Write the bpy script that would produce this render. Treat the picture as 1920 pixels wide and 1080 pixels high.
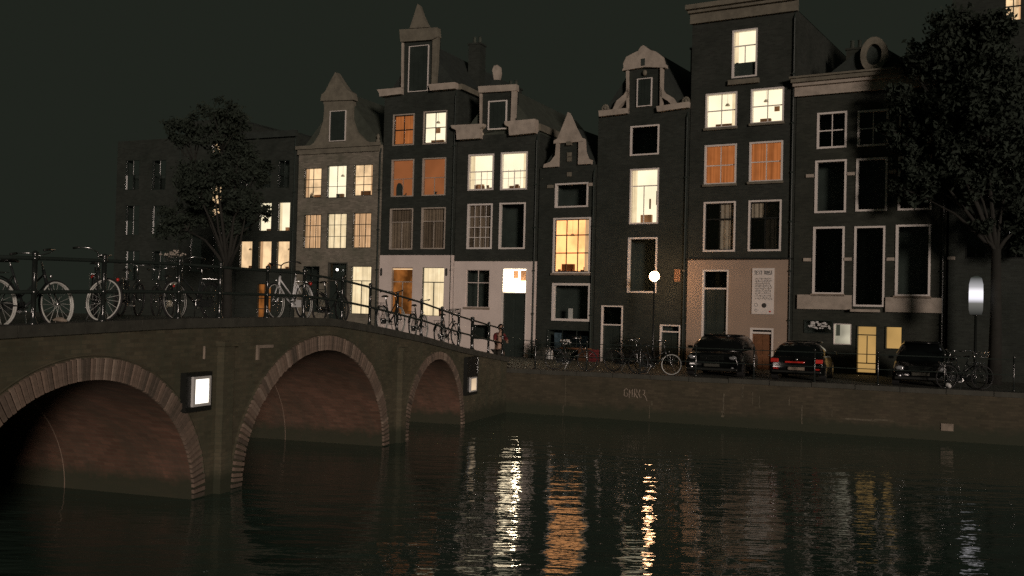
import bpy, bmesh, math, random
from mathutils import Vector, Matrix
from math import sin, cos, pi, radians as R_, sqrt, atan
random.seed(7)
scene = bpy.context.scene
for o in list(bpy.data.objects):
    bpy.data.objects.remove(o)

# ------------------------------------------------------------------ camera, sky, sun, exposure
FPX, H = 1920.0, 3.3
_p, _r = atan(43 / FPX), atan(.025)
cF = Vector((0, cos(_p), sin(_p)))
_u0, _x0 = Vector((0, -sin(_p), cos(_p))), Vector((1, 0, 0))
cR = _x0 * cos(_r) + _u0 * sin(_r)
cU = -_x0 * sin(_r) + _u0 * cos(_r)
CAM = Vector((0, 0, H))
cam = bpy.data.cameras.new('camera')
camo = bpy.data.objects.new('camera', cam)
scene.collection.objects.link(camo)
cam.sensor_width = 36
cam.lens = 36
cam.clip_start, cam.clip_end = .1, 600
M_ = Matrix((cR, cU, -cF)).transposed().to_4x4()
M_.translation = CAM
camo.matrix_world = M_
scene.camera = camo

SUN_DIR = Vector((.27, -.955, .11)).normalized()        # towards the light
world = bpy.data.worlds.new('World')
scene.world = world
world.use_nodes = True
wn, wl = world.node_tree.nodes, world.node_tree.links
wn.clear()
sky = wn.new('ShaderNodeTexSky')
sky.sky_type = 'NISHITA'
sky.sun_disc = False
sky.sun_elevation = R_(-5)
sky.sun_rotation = math.atan2(SUN_DIR.x, SUN_DIR.y)
b1 = wn.new('ShaderNodeBackground')
b1.inputs[1].default_value = .05
wl.new(sky.outputs[0], b1.inputs[0])
b2 = wn.new('ShaderNodeBackground')                     # sky glow over a city at night
b2.inputs[0].default_value = (.0138, .0166, .0123, 1)
ad = wn.new('ShaderNodeAddShader')
wo = wn.new('ShaderNodeOutputWorld')
wl.new(b1.outputs[0], ad.inputs[0])
wl.new(b2.outputs[0], ad.inputs[1])
wl.new(ad.outputs[0], wo.inputs[0])
sl = bpy.data.lights.new('sun', 'SUN')
sl.energy = 1.3
sl.angle = R_(8)
sl.color = (1, .82, .71)
so = bpy.data.objects.new('sun', sl)
scene.collection.objects.link(so)
so.rotation_euler = SUN_DIR.to_track_quat('Z', 'Y').to_euler()
so.location = (0, 0, 30)
scene.view_settings.view_transform = 'Standard'
scene.view_settings.look = 'None'
scene.view_settings.exposure = 0
scene.view_settings.gamma = 1
scene.render.engine = 'CYCLES'
scene.cycles.use_denoising = False
scene.cycles.max_bounces = 5
scene.cycles.diffuse_bounces = 2
scene.cycles.glossy_bounces = 4
scene.cycles.transparent_max_bounces = 12
scene.cycles.caustics_reflective = False
scene.cycles.caustics_refractive = False

# ------------------------------------------------------------------ helpers
C = scene.collection.objects


def tag(o, label=None, cat=None, group=None, kind=None):
    if label: o['label'] = label
    if cat: o['category'] = cat
    if group: o['group'] = group
    if kind: o['kind'] = kind
    return o


def empty(name, loc=(0, 0, 0), rz=0, label=None, cat=None, group=None):
    o = bpy.data.objects.new(name, None)
    C.link(o)
    o.empty_display_size = .3
    o.location = loc
    o.rotation_euler = (0, 0, rz)
    return tag(o, label, cat, group)


def ray(px, py):
    return cF * FPX + cR * (px - 960) + cU * (540 - py)


def at(px, py, Y):
    d = ray(px, py)
    return CAM + d * (Y / d.y)


class Plane:
    """an upright plane through o; u runs along ang (radians from +X), v is up"""
    def __init__(s, o, ang):
        s.o = Vector((o[0], o[1], 0))
        s.ang = ang
        s.b = Vector((cos(ang), sin(ang), 0))
        s.n = Vector((s.b.y, -s.b.x, 0))

    def uz(s, px, py, off=0):
        d = ray(px, py)
        t = (s.o + s.n * off - CAM).dot(s.n) / d.dot(s.n)
        p = CAM + d * t
        return (p - s.o).dot(s.b), p.z

    def w(s, u, n, z):
        return s.o + s.b * u + s.n * n + Vector((0, 0, z))


class MB:
    def __init__(s):
        s.v, s.f, s.m = [], [], []

    def add(s, v, f, m=0):
        k = len(s.v)
        s.v += [tuple(a) for a in v]
        s.f += [tuple(i + k for i in a) for a in f]
        s.m += [m] * len(f)
        return s

    def box(s, x0, x1, y0, y1, z0, z1, m=0):
        v = [(x, y, z) for z in (z0, z1) for y in (y0, y1) for x in (x0, x1)]
        return s.add(v, [(0, 2, 3, 1), (4, 5, 7, 6), (0, 1, 5, 4), (2, 6, 7, 3), (0, 4, 6, 2), (1, 3, 7, 5)], m)

    def obox(s, c, ax, ay, az, m=0):
        c, ax, ay, az = Vector(c), Vector(ax), Vector(ay), Vector(az)
        v = [c + ax * i + ay * j + az * k for k in (-1, 1) for j in (-1, 1) for i in (-1, 1)]
        return s.add(v, [(0, 2, 3, 1), (4, 5, 7, 6), (0, 1, 5, 4), (2, 6, 7, 3), (0, 4, 6, 2), (1, 3, 7, 5)], m)

    def tube(s, pts, r, n=8, closed=False, m=0):
        pts = [Vector(p) for p in pts]
        rs = r if isinstance(r, (list, tuple)) else [r] * len(pts)
        rings, N = [], len(pts)
        up = None
        for i, p in enumerate(pts):
            a = pts[i - 1] if (i or closed) else p
            b = pts[(i + 1) % N] if (i < N - 1 or closed) else p
            t = (b - a).normalized() if (b - a).length > 1e-9 else Vector((0, 0, 1))
            if up is None:
                up = Vector((0, 0, 1)) if abs(t.z) < .9 else Vector((0, 1, 0))
            x = up.cross(t)
            if x.length < 1e-5:
                x = Vector((1, 0, 0)).cross(t)
            x.normalize()
            y = t.cross(x).normalized()
            up = y
            rings.append([p + (x * cos(2 * pi * k / n) + y * sin(2 * pi * k / n)) * rs[i] for k in range(n)])
        v = [q for g in rings for q in g]
        f = []
        for i in range(N if closed else N - 1):
            j = (i + 1) % N
            for k in range(n):
                l = (k + 1) % n
                f.append((i * n + k, i * n + l, j * n + l, j * n + k))
        if not closed:
            f.append(tuple(range(n))[::-1])
            f.append(tuple((N - 1) * n + k for k in range(n)))
        return s.add(v, f, m)

    def ring(s, c, rad, r, axis='y', n=28, k=6, m=0):
        c = Vector(c)
        pts = []
        for i in range(n):
            a = 2 * pi * i / n
            d = Vector((cos(a), 0, sin(a))) if axis == 'y' else Vector((cos(a), sin(a), 0)) if axis == 'z' else Vector((0, cos(a), sin(a)))
            pts.append((d, c + d * rad))
        ax = {'y': Vector((0, 1, 0)), 'z': Vector((0, 0, 1)), 'x': Vector((1, 0, 0))}[axis]
        v, f = [], []
        for d, p in pts:
            for j in range(k):
                b = 2 * pi * j / k
                v.append(p + (d * cos(b) + ax * sin(b)) * r)
        for i in range(n):
            for j in range(k):
                a, b = (i + 1) % n, (j + 1) % k
                f.append((i * k + j, i * k + b, a * k + b, a * k + j))
        return s.add(v, f, m)

    def lathe(s, c, prof, n=14, m=0):
        c = Vector(c)
        v, f = [], []
        for r, z in prof:
            for k in range(n):
                v.append(c + Vector((r * cos(2 * pi * k / n), r * sin(2 * pi * k / n), z)))
        for i in range(len(prof) - 1):
            for k in range(n):
                l = (k + 1) % n
                f.append((i * n + k, i * n + l, (i + 1) * n + l, (i + 1) * n + k))
        f.append(tuple(range(n))[::-1])
        f.append(tuple((len(prof) - 1) * n + k for k in range(n)))
        return s.add(v, f, m)

    def prism(s, pts, y0, y1, m=0):
        """outline in (x, z) drawn between y0 and y1"""
        n = len(pts)
        v = [(a, y0, b) for a, b in pts] + [(a, y1, b) for a, b in pts]
        f = [tuple(range(n)), tuple(range(2 * n - 1, n - 1, -1))]
        for i in range(n):
            j = (i + 1) % n
            f.append((i, n + i, n + j, j))
        return s.add(v, f, m)

    def sphere(s, c, r, n=12, k=8, m=0, sq=(1, 1, 1)):
        c = Vector(c)
        v, f = [], []
        for i in range(1, k):
            for j in range(n):
                a, b = pi * i / k, 2 * pi * j / n
                v.append(c + Vector((sin(a) * cos(b) * sq[0], sin(a) * sin(b) * sq[1], cos(a) * sq[2])) * r)
        t, bt = len(v), len(v) + 1
        v += [c + Vector((0, 0, r * sq[2])), c - Vector((0, 0, r * sq[2]))]
        for i in range(k - 2):
            for j in range(n):
                l = (j + 1) % n
                f.append((i * n + j, (i + 1) * n + j, (i + 1) * n + l, i * n + l))
        for j in range(n):
            l = (j + 1) % n
            f += [(t, j, l), (bt, (k - 2) * n + l, (k - 2) * n + j)]
        return s.add(v, f, m)

    def mesh(s, name, mats, smooth=False):
        me = bpy.data.meshes.new(name)
        me.from_pydata(s.v, [], s.f)
        for m in (mats if isinstance(mats, (list, tuple)) else [mats]):
            me.materials.append(m)
        me.polygons.foreach_set('material_index', s.m)
        me.update()
        bm = bmesh.new()
        bm.from_mesh(me)
        bmesh.ops.recalc_face_normals(bm, faces=bm.faces)
        bm.to_mesh(me)
        bm.free()
        if smooth:
            me.polygons.foreach_set('use_smooth', [True] * len(me.polygons))
        return me

    def build(s, name, mats, parent=None, smooth=False, loc=None):
        o = bpy.data.objects.new(name, s.mesh(name, mats, smooth))
        C.link(o)
        o.parent = parent
        if loc: o.location = loc
        return o


def bevel(o, w=.01, seg=2):
    b = o.modifiers.new('bevel', 'BEVEL')
    b.width, b.segments, b.limit_method, b.angle_limit = w, seg, 'ANGLE', R_(40)
    return o


# ------------------------------------------------------------------ materials
def newmat(name):
    m = bpy.data.materials.new(name)
    m.use_nodes = True
    nt = m.node_tree
    return m, nt.nodes, nt.links, nt.nodes['Principled BSDF']


def coords(n, l, mode='OBJ'):
    tc = n.new('ShaderNodeTexCoord')
    if mode == 'OBJ':
        return tc.outputs['Object']
    sep = n.new('ShaderNodeSeparateXYZ')          # masonry: (x + y, z) so that side walls get courses too
    l.new(tc.outputs['Object'], sep.inputs[0])
    a = n.new('ShaderNodeMath')
    l.new(sep.outputs[0], a.inputs[0])
    l.new(sep.outputs[1], a.inputs[1])
    c = n.new('ShaderNodeCombineXYZ')
    l.new(a.outputs[0], c.inputs[0])
    l.new(sep.outputs[2], c.inputs[1])
    return c.outputs[0]


def noise(n, l, co, scale, detail=4, rough=.6, stretch=None):
    t = n.new('ShaderNodeTexNoise')
    t.inputs['Scale'].default_value = scale
    t.inputs['Detail'].default_value = detail
    t.inputs['Roughness'].default_value = rough
    if stretch:
        mp = n.new('ShaderNodeMapping')
        mp.inputs['Scale'].default_value = stretch
        l.new(co, mp.inputs[0])
        co = mp.outputs[0]
    l.new(co, t.inputs['Vector'])
    return t.outputs['Fac']


def ramp(n, l, fac, stops):
    r = n.new('ShaderNodeValToRGB')
    el = r.color_ramp.elements
    while len(el) < len(stops):
        el.new(.5)
    for e, (p, c) in zip(el, stops):
        e.position = p
        e.color = (*c, 1) if len(c) == 3 else c
    l.new(fac, r.inputs[0])
    return r.outputs[0]


def mixc(n, l, a, b, fac, mode='MIX'):
    m = n.new('ShaderNodeMix')
    m.data_type = 'RGBA'
    m.blend_type = mode
    for s, v in ((m.inputs[6], a), (m.inputs[7], b)):
        if hasattr(v, 'links'):
            l.new(v, s)
        else:
            s.default_value = (*v, 1)
    if hasattr(fac, 'links'):
        l.new(fac, m.inputs[0])
    else:
        m.inputs[0].default_value = fac
    return m.outputs[2]


def bump(n, l, b, h, strength=.3, dist=.02):
    k = n.new('ShaderNodeBump')
    k.inputs['Strength'].default_value = strength
    k.inputs['Distance'].default_value = dist
    l.new(h, k.inputs['Height'])
    l.new(k.outputs[0], b.inputs['Normal'])


def mul(c, k):
    return tuple(min(1, a * k) for a in c)


def paint(name, col, rough=.55, var=.25, scale=1.6, metal=0, spec=.5):
    m, n, l, b = newmat(name)
    co = coords(n, l)
    f = noise(n, l, co, scale, 5, .65)
    c = ramp(n, l, f, [(.3, mul(col, 1 - var)), (.7, mul(col, 1 + var * .3))])
    l.new(c, b.inputs['Base Color'])
    b.inputs['Roughness'].default_value = rough
    b.inputs['Metallic'].default_value = metal
    b.inputs['Specular IOR Level'].default_value = spec
    bump(n, l, b, noise(n, l, co, scale * 14, 3), .15, .004)
    return m


def brick(name, col, mortar, rough=.85, stain=None, bw=.21, bh=.065, rbump=.6, waterline=False):
    m, n, l, b = newmat(name)
    co = coords(n, l, 'MAS')
    t = n.new('ShaderNodeTexBrick')
    t.inputs['Scale'].default_value = 1
    t.inputs['Brick Width'].default_value = bw
    t.inputs['Row Height'].default_value = bh
    t.inputs['Mortar Size'].default_value = .008
    t.inputs['Mortar Smooth'].default_value = .3
    t.inputs['Color1'].default_value = (*mul(col, .75), 1)
    t.inputs['Color2'].default_value = (*mul(col, 1.2), 1)
    t.inputs['Mortar'].default_value = (*mortar, 1)
    l.new(co, t.inputs['Vector'])
    big = noise(n, l, co, .7, 6, .7)
    c = mixc(n, l, t.outputs['Color'], ramp(n, l, big, [(.3, (.45, .5, .4)), (.62, (1.15, 1.05, 1))]), .8, 'MULTIPLY')
    if stain:
        st = noise(n, l, co, 1.3, 5, .7, (1.6, .35, 1))
        c = mixc(n, l, c, stain, ramp(n, l, st, [(.45, (0, 0, 0)), (.72, (.75, .75, .75))]))
    if waterline:
        tc = n.new('ShaderNodeTexCoord')
        sp = n.new('ShaderNodeSeparateXYZ')
        l.new(tc.outputs['Object'], sp.inputs[0])
        nz = n.new('ShaderNodeMath')
        nz.operation = 'MULTIPLY_ADD'
        l.new(noise(n, l, co, 3, 3), nz.inputs[0])
        nz.inputs[1].default_value = -.5
        l.new(sp.outputs[2], nz.inputs[2])
        c = mixc(n, l, c, (.035, .042, .024), ramp(n, l, nz.outputs[0], [(0, (.9, .9, .9)), (.22, (0, 0, 0))]))
    l.new(c, b.inputs['Base Color'])
    b.inputs['Roughness'].default_value = rough
    bump(n, l, b, t.outputs['Fac'], -rbump, .012)
    return m


def emis(name, col, strength, pattern=None, a=.5, scale=4):
    """something that gives off light: backlit cloth, a lit room, a lamp"""
    m, n, l, b = newmat(name)
    n.remove(b)
    e = n.new('ShaderNodeEmission')
    e.inputs[1].default_value = strength
    co = coords(n, l)
    if pattern == 'folds':
        f = noise(n, l, co, scale, 2, .4, (3.2, 1, .05))
        f2 = noise(n, l, co, 3, 3, .5)
        c = ramp(n, l, f, [(.3, mul(col, a)), (.65, col)])
        c = mixc(n, l, c, ramp(n, l, f2, [(.3, (.75, .72, .66)), (.7, (1, 1, 1))]), .7, 'MULTIPLY')
    elif pattern == 'room':
        f = noise(n, l, co, scale, 3, .55, (1, 1, .8))
        c = ramp(n, l, f, [(.36, mul(col, a)), (.6, col)])
    elif pattern == 'soft':
        f = noise(n, l, co, .9, 2, .5)
        c = ramp(n, l, f, [(.3, mul(col, a)), (.6, col)])
    else:
        r = n.new('ShaderNodeRGB')
        r.outputs[0].default_value = (*col, 1)
        c = r.outputs[0]
    l.new(c, e.inputs[0])
    l.new(e.outputs[0], n['Material Output'].inputs[0])
    return m


def glassmat(name, tint=(.9, .93, .92), k=.06):
    m, n, l, b = newmat(name)
    n.remove(b)
    t = n.new('ShaderNodeBsdfTransparent')
    t.inputs[0].default_value = (*tint, 1)
    g = n.new('ShaderNodeBsdfGlossy')
    g.inputs['Roughness'].default_value = .05
    f = n.new('ShaderNodeFresnel')
    f.inputs[0].default_value = 1.45
    mx = n.new('ShaderNodeMixShader')
    l.new(f.outputs[0], mx.inputs[0])
    l.new(t.outputs[0], mx.inputs[1])
    l.new(g.outputs[0], mx.inputs[2])
    l.new(mx.outputs[0], n['Material Output'].inputs[0])
    return m


M = dict(
    brickA=brick('dark_brick', (.031, .039, .034), (.035, .043, .037)),
    brickB=brick('black_brown_brick', (.029, .038, .033), (.033, .042, .036)),
    brickC=brick('old_brick', (.034, .041, .033), (.038, .045, .036)),
    white=paint('white_paint', (.84, .79, .74), .5, .12),
    cream=paint('white_render', (.84, .74, .68), .8, .14, 1.1),
    greyw=brick('grey_painted_brick', (.235, .225, .19), (.215, .21, .175), rbump=.4),
    taupe=paint('taupe_render', (.40, .31, .24), .85, .14, .8),
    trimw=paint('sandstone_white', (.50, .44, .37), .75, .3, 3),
    trimg=paint('sandstone_light_falloff', (.21, .195, .15), .8, .35, 3),  # darker copy for upper trims: light fading with height put into the colour
    dark=paint('dark_green_paint', (.034, .046, .04), .35, .3),
    black=paint('black_paint', (.018, .02, .018), .4, .2),
    slate=paint('slate', (.034, .044, .038), .85, .35, 3),
    tile=paint('roof_tile', (.065, .078, .06), .8, .35, 3),
    glass=glassmat('window_glass'),
    void=paint('unlit_room', (.045, .06, .052), .9, .3),
    voidb=paint('dim_curtain', (.28, .21, .15), .95, .3, 3),
    curtb=paint('grey_brown_curtain', (.46, .38, .29), .95, .3, 5),
    bright=emis('bright_room', (1, .84, .58), 1.45, 'soft', .85),
    brightc=emis('bright_curtain', (1, .77, .48), 1.3, 'folds', .72, 5),
    warm=emis('warm_room', (1, .66, .37), 1.3, 'room', .66, 1.8),
    warmfour=emis('orange_white_room', (1, .42, .155), 2.3, 'room', .72, 1.8),
    warmc=emis('warm_curtain', (.95, .55, .29), 1.05, 'folds', .38, 6),
    orange=emis('orange_curtain', (.50, .155, .045), 1, 'folds', .55, 6),
    oblind=emis('orange_blind', (.31, .10, .035), 1, 'soft', .75),
    amber=emis('amber_blind', (.62, .36, .12), .9, 'soft', .7),
    transom=emis('hall_light', (1, .80, .54), 7, 'room', .6, 3),
    hallglobe=emis('hall_globe', (1, .80, .55), 75),
    hallw=emis('shop_light', (1, .88, .66), .9, 'soft', .35),
    dimroom=emis('dim_warm_room', (.26, .11, .035), .6, 'room', .2, 3),
    orangeroom=emis('orange_room', (.60, .20, .045), .55, 'room', .25, 1.6),
    globe=emis('lamp_globe', (1, .54, .27), 48),
    boxlight=emis('box_light', (1, .93, .82), 2.2, 'soft', .8),
    boxdim=emis('dim_box_light', (1, .74, .48), .8, 'soft', .5),
    smallbulb=emis('small_bulb', (1, .93, .85), 5),
    tubelight=emis('frosted_tube', (.95, .93, 1), 1.3),
    tubedim=emis('frosted_tube_dim', (.5, .48, .46), .42),
    bridgew=brick('bridge_brick', (.115, .105, .07), (.10, .098, .068), stain=(.07, .08, .05), waterline=True, rbump=.9),
    vault=brick('vault_brick', (.15, .085, .06), (.13, .09, .065), stain=(.07, .06, .042), waterline=True, rbump=.8),
    quayw=brick('quay_brick', (.083, .073, .048), (.072, .064, .044), stain=(.06, .054, .034), waterline=True, rbump=.9),
    iron=paint('black_iron', (.02, .024, .022), .2, .2, 12, spec=1),
    railp=paint('dull_black_rail', (.034, .046, .04), .6, .2, 5, spec=.15),
    chrome=paint('chrome', (.75, .76, .76), .28, .15, 9, 1),
    tyre=paint('rubber', (.02, .02, .02), .7, .1),
    strip=paint('pale_reflective_strip', (.72, .73, .68), .4, .25, 9),
    whitep=paint('white_enamel', (.85, .86, .86), .25, .08, 3),
    darkp=paint('dark_enamel', (.03, .035, .035), .25, .2),
    red=paint('red_plastic', (.65, .04, .03), .25, .1),
    redcloth=paint('red_cloth', (.17, .022, .025), .9, .2),
    skin=paint('skin', (.45, .28, .2), .6, .1),
    hair=paint('dark_hair', (.02, .015, .012), .6, .2),
    cloth=paint('dark_cloth', (.05, .045, .035), .9, .2),
    whited=paint('white_plastic', (.7, .7, .68), .5, .1),
    bluep=paint('blue_grey_poster', (.13, .20, .25), .5, .7, 5),
    wood=paint('brown_wood', (.22, .10, .045), .6, .3, 4),
    carblack=paint('car_paint_black', (.007, .008, .008), .18, .1, spec=.3),
    carglass=paint('car_glass', (.006, .008, .008), .06, .1, spec=.3),
    carlight=paint('headlamp_glass', (.8, .82, .85), .08, .1, 4, .6),
    leaf=paint('leaf', (.036, .048, .036), .85, .4, 2, spec=.15),
    bark=paint('bark', (.026, .026, .021), .9, .35, 5),
    cobble=paint('street_brick', (.10, .11, .085), .8, .4, 3),
    stone=paint('coping_stone', (.075, .075, .06), .8, .4, 4),
    stonel=paint('pale_stone', (.34, .28, .22), .8, .4, 5),
    crate=paint('crate_brown', (.11, .05, .02), .8, .3, 4),
    limest=paint('lime_stain', (.17, .15, .105), .9, .5, 9),
    vaultline=paint('lime_deposit', (.26, .19, .14), .8, .4, 5),
    ink=paint('dark_print', (.05, .05, .045), .7, .1),
    plaque=paint('orange_plaque', (.28, .14, .07), .6, .3, 6),
)
# bricks of the arch rings: each object its own tone
m, n, l, b = newmat('ring_brick')
oi = n.new('ShaderNodeObjectInfo')
c = ramp(n, l, oi.outputs['Random'], [(0, (.12, .10, .08)), (.2, (.20, .155, .125)), (.8, (.26, .195, .155)), (1, (.35, .28, .23))])
c = mixc(n, l, c, ramp(n, l, noise(n, l, coords(n, l), 14, 4), [(.3, (.6, .6, .55)), (.7, (1.1, 1.05, 1))]), .8, 'MULTIPLY')
l.new(c, b.inputs['Base Color'])
b.inputs['Roughness'].default_value = .85
M['ring'] = m
# water
m, n, l, b = newmat('canal_water')
tc = n.new('ShaderNodeTexCoord')
co = tc.outputs['Object']
b.inputs['Base Color'].default_value = (.075, .125, .098, 1)
b.inputs['Roughness'].default_value = .012
b.inputs['IOR'].default_value = 1.333
b.inputs['Specular IOR Level'].default_value = .22
h1 = noise(n, l, co, 1.25, 2, .5, (.55, 1.5, 1))
h2 = noise(n, l, co, 5.5, 2, .5, (.6, 1.3, 1))
h3 = noise(n, l, co, .35, 1, .5)
a1 = n.new('ShaderNodeMath'); a1.operation = 'MULTIPLY_ADD'
l.new(h2, a1.inputs[0]); a1.inputs[1].default_value = .22; l.new(h1, a1.inputs[2])
a2 = n.new('ShaderNodeMath'); a2.operation = 'MULTIPLY_ADD'
l.new(h3, a2.inputs[0]); a2.inputs[1].default_value = 1.2; l.new(a1.outputs[0], a2.inputs[2])
bump(n, l, b, a2.outputs[0], 1.0, .027)
M['water'] = m

# ------------------------------------------------------------------ planes of the place
BR = Plane((-4.9133, 18.4507), math.atan2(.952288, .305200))      # face of the bridge, u away from the camera
QC = BR.w(15.77, 0, 0)                                             # corner of bridge and quay
QA = R_(-22.3)
QY = Plane((QC.x, QC.y), QA)
STREET = 1.38
AR, AL = R_(-31), R_(-25)
FJ = Vector((1.06, 42.67, 0))                                      # bend of the house row
facR, facL = Plane(FJ, AR), Plane(FJ, AL)


def deck_z(s):
    pts = [(-12, 2.7), (-5.5, 2.9), (-2, 3.0), (3.2, 3.03), (5.7, 2.83), (8.8, 2.52), (11.5, 2.18), (15.77, 1.75), (18, 1.42)]
    for (a, za), (c_, zc) in zip(pts, pts[1:]):
        if s <= c_:
            return za + (zc - za) * (s - a) / (c_ - a)
    return pts[-1][1]


# ------------------------------------------------------------------ setting
wm = MB().add([(-120, -15, 0), (120, -15, 0), (120, 110, 0), (-120, 110, 0)], [(0, 1, 2, 3)])
tag(wm.build('canal_water', M['water']), kind='structure')
bedm = MB().add([(-130, -20, -2.5), (130, -20, -2.5), (130, 120, -2.5), (-130, 120, -2.5)], [(0, 1, 2, 3)])
tag(bedm.build('canal_bed', M['stone']), kind='structure')
a, b_, c_, d_ = QY.w(0, -.35, STREET), QY.w(60, -.35, STREET), QY.w(60, -70, STREET), QY.w(-60, -70, STREET)
e_ = QY.w(-60, -.35, STREET)
sm = MB().add([e_, a, b_, c_, d_], [(0, 1, 2, 3, 4)])
tag(sm.build('street', M['cobble']), kind='structure')

# quay wall, local x along the quay, -y towards the water
qw = empty('quay_wall', QY.o, QA, 'mossy brick quay wall rising from the water below the parked cars', 'quay wall')
mb = MB()
mb.box(0, 60, 0, .35, -2, 1.30)
mb.build('wall', M['quayw'], qw)
mb2 = MB().box(-60, -9.6, 0, .35, -2, 1.30)
mb2.build('wall', M['quayw'], qw)
cs = MB().box(.008, 1.192, -.05, .45, 1.302, 1.44).mesh('coping_stone', M['stone'])
for i in range(38):
    o = bpy.data.objects.new('coping_stone', cs)
    C.link(o); o.parent = qw
    o.location = (i * 1.2, random.uniform(-.012, .012), random.uniform(-.012, .008))
for px, y0, y1, w_ in ((1061, 697, 762, .022), (1056, 760, 775, .03), (1165, 700, 708, .05), (1218, 760, 785, .03), (1222, 752, 760, .05), (1357, 738, 778, .05), (1355, 770, 782, .09), (1393, 718, 745, .03),
                       (1392, 730, 742, .05), (1411, 735, 760, .02), (1424, 742, 765, .02), (1480, 745, 760, .03), (1504, 760, 795, .04), (1560, 770, 782, .02), (1610, 785, 788, .9), (1655, 786, 789, .6)):
    u, z1 = QY.uz(px, y0)
    _, z0 = QY.uz(px, y1)
    pts = []
    n_ = 7
    for k in range(n_):
        pts.append((u - w_ / 2 * random.uniform(.4, 1.2), z0 + (z1 - z0) * k / (n_ - 1)))
    for k in range(n_ - 1, -1, -1):
        pts.append((u + w_ / 2 * random.uniform(.4, 1.2), z0 + (z1 - z0) * k / (n_ - 1)))
    MB().prism(pts, -.006, 0).build('lime_stain', M['limest'], qw)
mb = MB()
u, z = QY.uz(1776, 801)
mb = MB().prism([(u - .16, z - .1), (u + .16, z - .1), (u + .16, z + .1), (u - .16, z + .1)], -.03, 0)
mb.build('mooring_plate', M['stonel'], qw)
# graffiti strokes
mb = MB()
gx0, gz0 = QY.uz(1170, 745)
gx1, gz1 = QY.uz(1208, 730)
strokes = [[(0, .2), (0, .8), (.1, 1), (.17, .8)], [(.0, .2), (.14, .1), (.17, .45), (.1, .5)],
           [(.25, 0), (.25, .9), (.32, .5), (.4, .95), (.4, .1)], [(.5, .1), (.52, 1), (.62, .95), (.64, .6), (.52, .5), (.68, 0)],
           [(.78, .95), (.72, .5), (.78, .1), (.88, .15)], [(.92, .9), (1.02, .9), (1.0, .5), (.93, .5), (1.06, .2), (1.14, -.25)]]
for st in strokes:
    mb.tube([(gx0 + (gx1 - gx0) * a, -.006, gz0 + (gz1 - gz0) * c2) for a, c2 in st], .018, 4)
tag(mb.build('graffiti', M['stonel'], qw), 'pale scrawled graffiti tag')

# ------------------------------------------------------------------ bridge; local x along the face away from the camera, -y towards the water
BRA = BR.ang
ARCH = [(-3.82, 2.58, 2.15, .32), (3.25, 3.03, 2.38, .30), (9.65, 1.93, 1.95, .20)]
S0, S1, BW = -11.5, 15.77, 9.0
br = empty('arch_bridge', BR.o, BRA, 'old brick canal bridge with three round arches at left', 'bridge')


def arch_z(s):
    for c0, a0, h0, t0 in ARCH:
        if abs(s - c0) < a0 - 1e-6:
            return h0 * sqrt(1 - ((s - c0) / a0) ** 2)
    return None


mb = MB()
ss = {S0, S1}
for c0, a0, h0, t0 in ARCH:
    for k in range(49):
        ss.add(round(c0 - a0 * cos(pi * k / 48), 5))
s = S0
while s < S1:
    ss.add(round(s, 3)); s += .5
ss = sorted(ss)
for s0, s1 in zip(ss, ss[1:]):
    mid = (s0 + s1) / 2
    if arch_z(mid) is None:
        z0 = z1 = -2
    else:
        z0, z1 = arch_z(s0) or 0, arch_z(s1) or 0
    v = [(s0, 0, z0), (s1, 0, z1), (s1, 0, deck_z(s1) - .12), (s0, 0, deck_z(s0) - .12)]
    v += [(x, BW, zz) for x, _, zz in v]
    f = [(0, 1, 2, 3), (7, 6, 5, 4), (3, 2, 6, 7)]
    mb.add(v, f)
    if arch_z(mid) is None and (arch_z(s0 - .01) is not None):
        pass
mb.add([(S0, 0, -2), (S0, BW, -2), (S0, BW, 2.5), (S0, 0, 2.5)], [(0, 1, 2, 3)])
mb.build('wall', M['bridgew'], br)
for c0, a0, h0, t0 in ARCH:
    mb = MB()
    prof = [(c0 - a0, -2)] + [(c0 - a0 * cos(pi * k / 48), h0 * sin(pi * k / 48)) for k in range(49)] + [(c0 + a0, -2)]
    n_ = len(prof)
    v = [(x, 0.001, z) for x, z in prof] + [(x, BW, z) for x, z in prof]
    mb.add(v, [(i, i + 1, n_ + i + 1, n_ + i) for i in range(n_ - 1)])
    mb.build('vault', M['vault'], br, True)
    # stones of the inner edge, a lighter line inside the vault
    for yy in (2.6,):
        mb = MB()
        pts = [(x, yy, z) for x, z in prof[1:-1] if x > c0 + .25 * a0]
        mb.tube([(x - .005 * (x - c0) / a0, y, z - .002) for x, y, z in pts], .009, 4)
        mb.build('lime_streak', M['vaultline'], br)
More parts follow.
